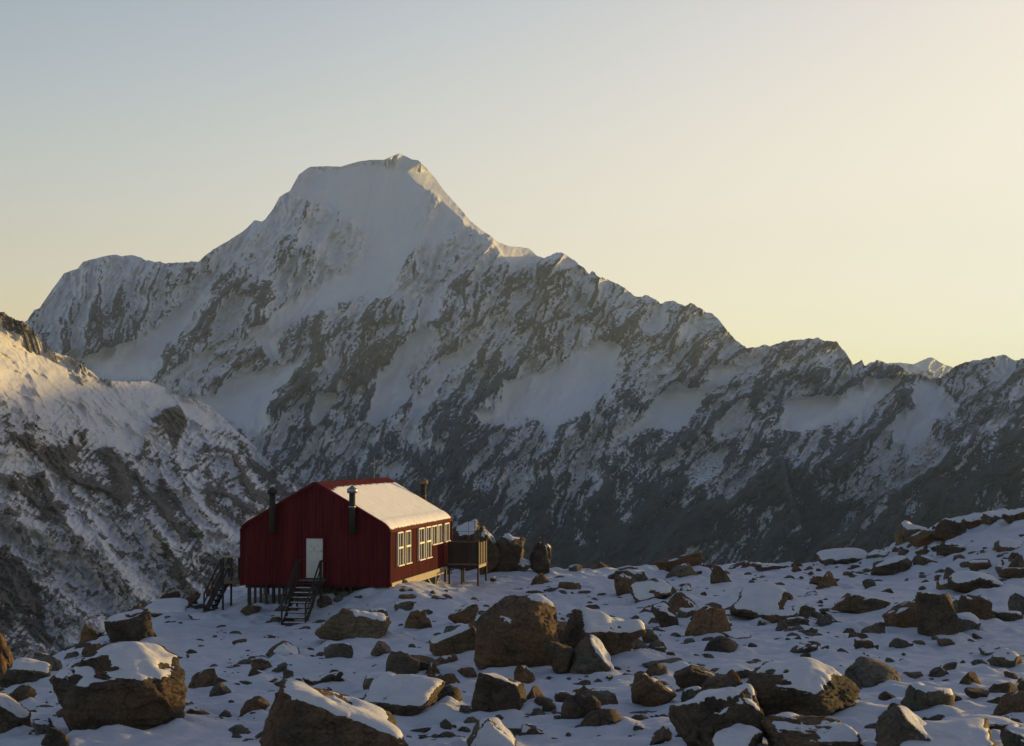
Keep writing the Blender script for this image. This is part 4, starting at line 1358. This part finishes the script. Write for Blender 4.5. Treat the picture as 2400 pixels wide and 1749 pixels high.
ribbed('front_wall', HUT_W, 0.19, 0.0, front_top, lambda q, o, z: (-HUT_W + q, -o, z), M_RED)
ribbed('back_wall', HUT_W, 0.19, 0.0, front_top, lambda q, o, z: (-q, HUT_L + o, z), M_RED)
ribbed('side_wall', HUT_L, 0.19, 0.22, lambda q: 2.92, lambda q, o, z: (o, q, z), M_RED)
ribbed('side_wall', HUT_L, 0.19, 0.0, lambda q: 2.92, lambda q, o, z: (-HUT_W - o, HUT_L - q, z), M_RED)
box('floor', (-HUT_W + 0.03, 0.03, 0.05), (-0.03, HUT_L - 0.03, 0.2), M_DARK, hut)
for xx, yy in ((0.02, -0.02), (-HUT_W - 0.02, -0.02), (0.02, HUT_L + 0.02)):
    box('corner_trim', (xx - 0.045, yy - 0.045, 0.0), (xx + 0.045, yy + 0.045, 2.85), M_RED, hut)


def build_roof():
    n = 76 * 4
    ysp = np.linspace(-0.10, HUT_L + 0.10, n + 1)
    rib = np.array([0, 0, 0.028, 0.028] * 76 + [0])
    prof = [(-u, z) for u, z in ROOF_PROF[::-1]][:-1] + ROOF_PROF
    k = len(prof)
    vs = np.zeros((k, n + 1, 3))
    for i, (u, z) in enumerate(prof):
        nx, nz = (0.5 * np.sign(u), 0.87) if 0.15 < abs(u) < 3.4 else ((0.85 * np.sign(u), 0.5) if abs(u) >= 3.4 else (0, 1))
        vs[i, :, 0] = -HUT_W / 2 + u + nx * rib
        vs[i, :, 1] = ysp
        vs[i, :, 2] = z + nz * rib
    me = fast_mesh('roof', vs.reshape(-1, 3), grid_faces(k, n + 1)[:, ::-1], False)
    roof = link('roof', me, hut, M_ROOF)
    sm = roof.modifiers.new('thick', 'SOLIDIFY')
    sm.thickness = 0.03
    # ridge cap
    bm = bmesh.new()
    pr = [(-0.34, 5.14), (-0.22, 5.235), (-0.10, 5.30), (0, 5.325), (0.10, 5.30), (0.22, 5.235), (0.34, 5.14)]
    rows = [[bm.verts.new((-HUT_W / 2 + u, y, z)) for u, z in pr] for y in (-0.13, HUT_L + 0.13)]
    for i in range(6):
        bm.faces.new((rows[0][i], rows[0][i + 1], rows[1][i + 1], rows[1][i]))
    me = bpy.data.meshes.new('ridge_cap')
    bm.to_mesh(me)
    bm.free()
    link('ridge_cap', me, roof, M_ROOF)
    # barge flashings along the gable edges
    for y in (-0.13, HUT_L + 0.10):
        for sg in (-1, 1):
            bm = bmesh.new()
            a = [bm.verts.new((-HUT_W / 2 + sg * (u + 0.02), y, z + 0.055)) for u, z in ROOF_PROF]
            b = [bm.verts.new((-HUT_W / 2 + sg * (u - 0.02), y, z - 0.10)) for u, z in ROOF_PROF]
            c = [bm.verts.new((-HUT_W / 2 + sg * (u + 0.02), y + 0.05, z + 0.055)) for u, z in ROOF_PROF]
            for i in range(len(ROOF_PROF) - 1):
                bm.faces.new((a[i], a[i + 1], b[i + 1], b[i]))
                bm.faces.new((a[i], c[i], c[i + 1], a[i + 1]))
            me = bpy.data.meshes.new('barge_flashing')
            bm.to_mesh(me)
            bm.free()
            link('barge_flashing', me, roof, M_ROOF)
    # gutter line under the curved eave
    box('eave_strip', (0.03, -0.05, 2.76), (0.09, HUT_L + 0.05, 2.83), M_RED, roof)
    # snow on the sunny slope
    nu, ny = 70, 420
    yy = np.linspace(0.02, HUT_L - 0.02, ny)
    start = 0.42 + 0.30 * np.abs(fbm2(yy * 1.9, yy * 0, 4, 3, 0.7)) + 0.22 * smooth(2.5, 0.2, yy) + 0.10 * fbm2(yy * 6, yy * 0 + 4, 3, 9)
    end = 3.965 - 0.02 * fbm2(yy * 2, yy * 0, 2, 8)
    tt = np.linspace(0, 1, nu)[:, None]
    U = start[None] + (end - start)[None] * tt
    Zr = np.interp(U, [p[0] for p in ROOF_PROF], [p[1] for p in ROOF_PROF])
    edge = np.minimum(smooth(0, 0.05, tt), smooth(1.0, 0.97, tt)) * np.minimum(smooth(0.0, 0.25, yy), smooth(HUT_L, HUT_L - 0.25, yy))[None]
    th = (0.035 + 0.012 * fbm2(U * 2.5 + yy[None], yy[None] * 1.4, 4, 12) + 0.006 * fbm2(U * 9, yy[None] * 9, 2, 14)) * (0.2 + 0.8 * edge) + 0.03
    cur = smooth(3.3, 3.5, U)
    th = th + cur * 0.018 * ridge2(yy[None] * 3.5 + U * 0.3, U * 0.6, 3, 33)
    nx = np.where(U < 3.35, 0.5, 0.5 + 0.45 * smooth(3.3, 3.9, U))
    nz = np.sqrt(1 - nx ** 2)
    P = np.stack([-HUT_W / 2 + U + nx * th, np.broadcast_to(yy[None], U.shape), Zr + nz * th], -1)
    low = np.stack([-HUT_W / 2 + U + nx * 0.012, np.broadcast_to(yy[None], U.shape), Zr + nz * 0.012], -1)
    bdr = np.zeros(U.shape, bool)
    bdr[0], bdr[-1], bdr[:, 0], bdr[:, -1] = True, True, True, True
    P[bdr] = low[bdr]
    me = fast_mesh('roof_snow', P.reshape(-1, 3), grid_faces(nu, ny)[:, ::-1])
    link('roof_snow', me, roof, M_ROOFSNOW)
    # whip aerial on the ridge
    ae = lathe('aerial', [(0.006, 0), (0.005, 0.5), (0.002, 1.35), (0.0, 1.36)], M_STEEL, hut, (-HUT_W / 2, 11.6, 5.3), 8)
    return roof


build_roof()


def window(y0, y1, z0, z1, split):
    w = empty('window', hut)
    x0, x1 = 0.03, 0.13
    c = 0.075
    box('frame_stile', (x0, y0, z0), (x1, y0 + c, z1), M_WHITE, w)
    box('frame_stile', (x0, y1 - c, z0), (x1, y1, z1), M_WHITE, w)
    box('frame_head', (x0, y0 + c + 0.002, z1 - c), (x1 - 0.003, y1 - c - 0.002, z1), M_WHITE, w)
    box('sill', (x0, y0 - 0.05, z0 - 0.06), (x1 + 0.07, y1 + 0.05, z0 - 0.002), M_WHITE, w)
    ym = (y0 + y1) / 2
    zs = [z0, z1 - c]
    if split:
        zm = z0 + (z1 - z0) * 0.52
        box('transom', (x0, y0 + c + 0.002, zm - 0.05), (x1 + 0.03, y1 - c - 0.002, zm + 0.05), M_WHITE, w)
        zs = [z0, zm - 0.05, zm + 0.05, z1 - c]
    box('mullion', (x0, ym - 0.03, z0), (x1 - 0.03, ym + 0.03, z1 - c - 0.002), M_WHITE, w)
    for a, b in zip(zs[::2], zs[1::2]):
        for q0, q1 in ((y0 + c, ym - 0.03), (ym + 0.03, y1 - c)):
            box('pane', (x0 + 0.015, q0 + 0.002, a + 0.002), (x0 + 0.03, q1 - 0.002, b - 0.002), M_GLASS, w, 0)


for a, b, tall in ((1.21, 2.32, 1), (2.81, 3.97, 1), (5.83, 7.08, 1), (7.51, 8.71, 1), (8.97, 10.2, 0), (10.45, 11.4, 0), (12.2, 13.4, 0)):
    window(a, b, 1.02 if tall else 1.68, 2.72, tall)

# flues on the gable walls
CAP_P = [(0.15, -0.10), (0.26, -0.10), (0.27, 0.12), (0.23, 0.14), (0.02, 0.30), (0.0, 0.30)]
for fx, fy, top, mat in ((-6.16, -0.26, 4.72, M_DARK), (-1.92, -0.26, 4.80, M_STEEL), (-1.75, HUT_L + 0.28, 4.95, M_WOOD)):
    fl = lathe('flue', [(0.0, 2.72), (0.16, 2.72), (0.16, top), (0.13, top)], M_DARK, hut, (fx, fy, 0))
    cp_ = lathe('flue_cap', CAP_P, mat, fl, (0, 0, top + 0.06))
    box('flue_collar', (-0.17, -0.17, top - 0.75), (0.17, 0.17, top - 0.70), mat, fl)
    sgn = 1 if fy < 0 else -1
    box('flue_bracket', (-0.26, sgn * 0.12, 2.80), (0.26, sgn * 0.235, 2.86), M_DARK, fl)
    box('flue_bracket', (-0.22, sgn * 0.12, 3.55), (0.22, sgn * 0.235, 3.60), M_DARK, fl)

# door
DX0, DX1, DZ0, DZ1 = -4.40, -3.52, 0.42, 2.43
door = box('door', (DX0, -0.075, DZ0), (DX1, -0.036, DZ1), M_DOOR, hut)
box('door_frame', (DX0 - 0.12, -0.11, DZ0), (DX0 - 0.004, -0.034, DZ1 + 0.10), M_RED, hut)
box('door_frame', (DX1 + 0.004, -0.11, DZ0), (DX1 + 0.10, -0.034, DZ1 + 0.10), M_RED, hut)
box('door_frame', (DX0 - 0.002, -0.108, DZ1 + 0.004), (DX1 + 0.002, -0.034, DZ1 + 0.10), M_RED, hut)
box('threshold', (DX0 - 0.1, -0.16, DZ0 - 0.08), (DX1 + 0.1, -0.034, DZ0 - 0.005), M_DARK, hut)
box('handle', (DX1 - 0.10, -0.13, DZ0 + 1.34), (DX1 - 0.05, -0.077, DZ0 + 1.42), M_STEEL, door)
box('notice', (DX0 + 0.29, -0.081, DZ0 + 1.30), (DX0 + 0.60, -0.0765, DZ0 + 1.64), M_PAPER, door, 0)
for k in range(5):
    zz = DZ0 + 1.58 - k * 0.055
    box('notice_line', (DX0 + 0.34, -0.0835, zz), (DX0 + 0.55 - 0.03 * (k % 3), -0.0815, zz + 0.016), M_INK, door, 0)
for sx in (0.24, 0.60):
    for sz in (1.30, 1.60):
        box('notice_tape', (DX0 + sx, -0.0865, DZ0 + sz), (DX0 + sx + 0.06, -0.0845, DZ0 + sz + 0.05), M_TAPE, door, 0)


def gz(x, y):
    """height of the snow under a hut-local point, in hut-local z"""
    w = hut.rotation_euler.to_matrix() @ Vector((x, y, 0)) + hut.location
    return g0(w.x, w.y) - hut.location.z


# front stairs, running down towards the viewer
def stairs(name, top, run, drop, width, steps, dirv, side):
    s = empty(name, hut)
    T, D, S = Vector(top), Vector(dirv), Vector(side)
    end = T + D * run - Vector((0, 0, drop))
    for sg in (-1, 1):
        o = S * sg * width / 2
        beam('stringer', T + o + Vector((0, 0, -0.10)), end + o + Vector((0, 0, -0.10)), 0.05, 0.26, M_DARK, s)
        beam('handrail', T + o * 1.06 + Vector((0, 0, 1.0)), end + o * 1.06 + Vector((0, 0, 0.95)), 0.06, 0.08, M_DARK, s)
        beam('midrail', T + o * 1.06 + Vector((0, 0, 0.55)), end + o * 1.06 + Vector((0, 0, 0.5)), 0.04, 0.07, M_DARK, s)
        for t in (0.02, 0.5, 0.98):
            p = T.lerp(end, t) + o * 1.06
            beam('baluster', p + Vector((0, 0, -0.25)), p + Vector((0, 0, 1.0)), 0.07, 0.07, M_DARK, s)
    for k in range(steps):
        p = T + D * run * (k + 0.6) / steps - Vector((0, 0, drop * (k + 0.6) / steps))
        a, b = p - S * (width / 2 - 0.03), p + S * (width / 2 - 0.03)
        tr = beam('tread', a, b, 0.26, 0.045, M_DARK, s)
        if k > 0:
            sn = beam('tread_snow', a * 0.96 + b * 0.04 + Vector((0, 0, 0.038)) - D * 0.02, a * 0.05 + b * 0.95 + Vector((0, 0, 0.038)) - D * 0.02, 0.19, 0.03, M_CAP, s)
    return s


lx = (DX0 + DX1) / 2
land_z = 0.36
ff = gz(lx, -3.7)
stairs('front_stairs', (lx, -1.05, land_z), 2.5, land_z - ff - 0.02, 1.15, 9, (0, -1, 0), (1, 0, 0))
fl_ = empty('front_landing', hut)
for k in range(7):
    box('deck_board', (lx - 0.66, -1.05 + k * 0.142, land_z - 0.05), (lx + 0.66, -1.05 + k * 0.142 + 0.128, land_z), M_WOOD, fl_)
for sx in (-0.62, 0.62):
    box('post', (lx + sx - 0.05, -1.03, gz(lx + sx, -1) - 0.3), (lx + sx + 0.05, -0.93, land_z + 1.02), M_DARK, fl_)
    box('joist', (lx + sx - 0.04, -0.92, land_z - 0.22), (lx + sx + 0.04, -0.05, land_z - 0.055), M_DARK, fl_)
    beam('rail', (lx + sx, -0.98, land_z + 0.98), (lx + sx, -0.06, land_z + 0.98), 0.05, 0.09, M_DARK, fl_)

# side landing and stairs at the left wall
sl = empty('side_landing', hut)
sz0 = 0.30
for k in range(9):
    box('deck_board', (-9.05, 0.3 + k * 0.147, sz0 - 0.05), (-7.97, 0.3 + k * 0.147 + 0.132, sz0), M_WOOD, sl)
for px_, py_ in ((-9.0, 0.33), (-8.55, 0.33), (-8.15, 0.33), (-9.0, 1.58), (-8.05, 1.58)):
    bot = gz(px_, py_) - 0.4 if px_ in (-9.0, -8.05) else sz0 - 0.1
    box('post', (px_ - 0.045, py_ - 0.045, bot), (px_ + 0.045, py_ + 0.045, sz0 + 1.08), M_DARK, sl)
beam('top_rail', (-9.08, 0.33, sz0 + 1.13), (-7.98, 0.33, sz0 + 1.13), 0.14, 0.09, M_PALE, sl)  # pale timber stands in for sunlight on this rail
beam('mid_rail', (-9.05, 0.33, sz0 + 0.60), (-7.98, 0.33, sz0 + 0.60), 0.05, 0.10, M_WOOD, sl)
beam('joist', (-9.05, 0.36, sz0 - 0.16), (-7.98, 0.36, sz0 - 0.16), 0.07, 0.2, M_WOOD, sl)
beam('joist', (-9.05, 1.55, sz0 - 0.16), (-7.98, 1.55, sz0 - 0.16), 0.07, 0.2, M_WOOD, sl)
stairs('side_stairs', (-9.1, 0.95, sz0), 0.95, sz0 - gz(-10.1, 0.9) - 0.02, 1.15, 7, (-1, 0, 0), (0, 1, 0))

# stilts, bearers and braces
for i, px_ in enumerate((-7.6, -6.3, -5.0, -3.3, -1.7, -0.25)):
    for py_ in (0.45, 3.4, 6.4, 9.4, 12.2, 14.0):
        b = gz(px_, py_) - 0.5
        if b < -0.45:
            box('stilt', (px_ - 0.075, py_ - 0.075, b), (px_ + 0.075, py_ + 0.075, 0.0), M_DARK if py_ < 1 else M_WOOD, hut)
for py_ in (0.45, 6.4, 12.2):
    beam('bearer', (-7.8, py_, -0.08), (-0.06, py_, -0.08), 0.12, 0.17, M_DARK, hut)
beam('edge_beam', (0.07, 0.0, 0.11), (0.07, 12.7, 0.11), 0.10, 0.2, M_PALE, hut)
beam('edge_beam', (-0.06, 0.1, -0.10), (-0.06, 12.7, -0.10), 0.10, 0.2, M_PALE, hut)
for k, xq in enumerate((-7.35, -7.05, -6.75, -6.48, -6.05, -5.72, -5.4, -4.72)):
    box('batten', (xq - 0.035, 2.0 + 0.7 * (k % 3), gz(xq, 2.5) - 0.3), (xq + 0.035, 2.07 + 0.7 * (k % 3), 0.0), M_PALE, hut)
for k, xq in enumerate((-7.5, -7.2, -6.9, -6.6, -5.9, -5.55, -5.2, -2.9, -2.5, -2.1)):
    box('shade_board', (xq - 0.07, 0.16, gz(xq, 0.2) - 0.3), (xq + 0.07, 0.20, -0.005), M_DARK, hut)  # dark boards added as the shade under the floor
for y0, y1 in ((8.6, 10.6), (12.2, 10.6)):
    beam('brace', (-0.12, y0, -0.05), (-0.12, y1, -0.98), 0.06, 0.08, M_PALE, hut)
box('stilt', (-0.2, 10.53, gz(-0.1, 10.6) - 0.4), (-0.05, 10.67, -0.02), M_WOOD, hut)

# deck with boarded screen at the far right end
dk = empty('end_deck', hut)
for k in range(13):
    box('deck_board', (0.14, 12.75 + k * 0.2, 0.28), (2.0, 12.75 + k * 0.2 + 0.185, 0.33), M_WOOD, dk)
for px_, py_, tp in ((0.25, 12.85, 0.26), (1.0, 12.85, 0.26), (1.95, 12.85, 1.72), (0.6, 15.2, 0.26), (1.95, 15.2, 1.72)):
    box('post', (px_ - 0.05, py_ - 0.05, gz(px_, py_) - 0.4), (px_ + 0.05, py_ + 0.05, tp), M_DARK, dk)
beam('joist', (0.14, 12.84, 0.19), (2.0, 12.84, 0.19), 0.06, 0.17, M_DARK, dk)
beam('joist', (1.93, 12.9, 0.19), (1.93, 15.3, 0.19), 0.08, 0.17, M_PALE, dk)  # paler than the front joist: sunlight put into its colour
for k in range(12):
    box('screen_board', (0.17 + k * 0.145, 12.78, 0.36), (0.17 + k * 0.145 + 0.135, 12.815, 1.60), M_DARK, dk)  # front boards coloured dark as the shaded side
for k in range(9):
    if k not in (1, 4, 7):
        box('screen_board', (1.955, 12.92 + k * 0.26, 0.36), (1.99, 12.92 + k * 0.26 + 0.20, 1.58), M_WOOD, dk)  # lighter timber than the front, as the sunlit side
box('screen_cap', (0.14, 12.75, 1.605), (2.02, 12.85, 1.66), M_WOOD, dk)
for zz in (2.12, 2.72):
    beam('guard_rail', (0.15, 15.2, zz), (1.95, 15.2, zz), 0.022, 0.022, M_DARK, dk)
beam('guard_post', (0.9, 15.2, 0.33), (0.9, 15.2, 2.72), 0.022, 0.022, M_DARK, dk)
for dxl in (1.72, 1.98):
    beam('ladder_post', (dxl, 12.95, 0.34), (dxl, 12.95, 2.78), 0.022, 0.022, M_DARK, dk)
for k in range(5):
    beam('ladder_rung', (1.73, 12.95, 1.7 + k * 0.265), (1.97, 12.95, 1.7 + k * 0.265), 0.016, 0.016, M_DARK, dk)

# ------------------------------------------------------------------ haze
def build_haze():
    bm = bmesh.new()
    bmesh.ops.create_cube(bm, size=1.0)
    me = bpy.data.meshes.new('haze')
    lo, hi = Vector((-6200, -600, -1001)), Vector((6700, 12000, 1500))
    for v in bm.verts:
        v.co = Vector([lo[i] if v.co[i] < 0 else hi[i] for i in range(3)])
    bm.to_mesh(me)
    bm.free()
    m = bpy.data.materials.new('haze_air')
    m.use_nodes = True
    nt = m.node_tree
    nt.nodes.remove(nt.nodes['Principled BSDF'])
    pv = nt.nodes.new('ShaderNodeVolumePrincipled')
    pv.inputs['Color'].default_value = (0.52, 0.67, 0.86, 1)
    pv.inputs['Density'].default_value = 3.0e-5
    pv.inputs['Anisotropy'].default_value = 0.35
    nt.links.new(pv.outputs[0], nt.nodes['Material Output'].inputs['Volume'])
    o = link('haze', me, None, m)
    tag(o, 'thin blue haze filling the valley air', 'haze', kind='stuff')


build_haze()
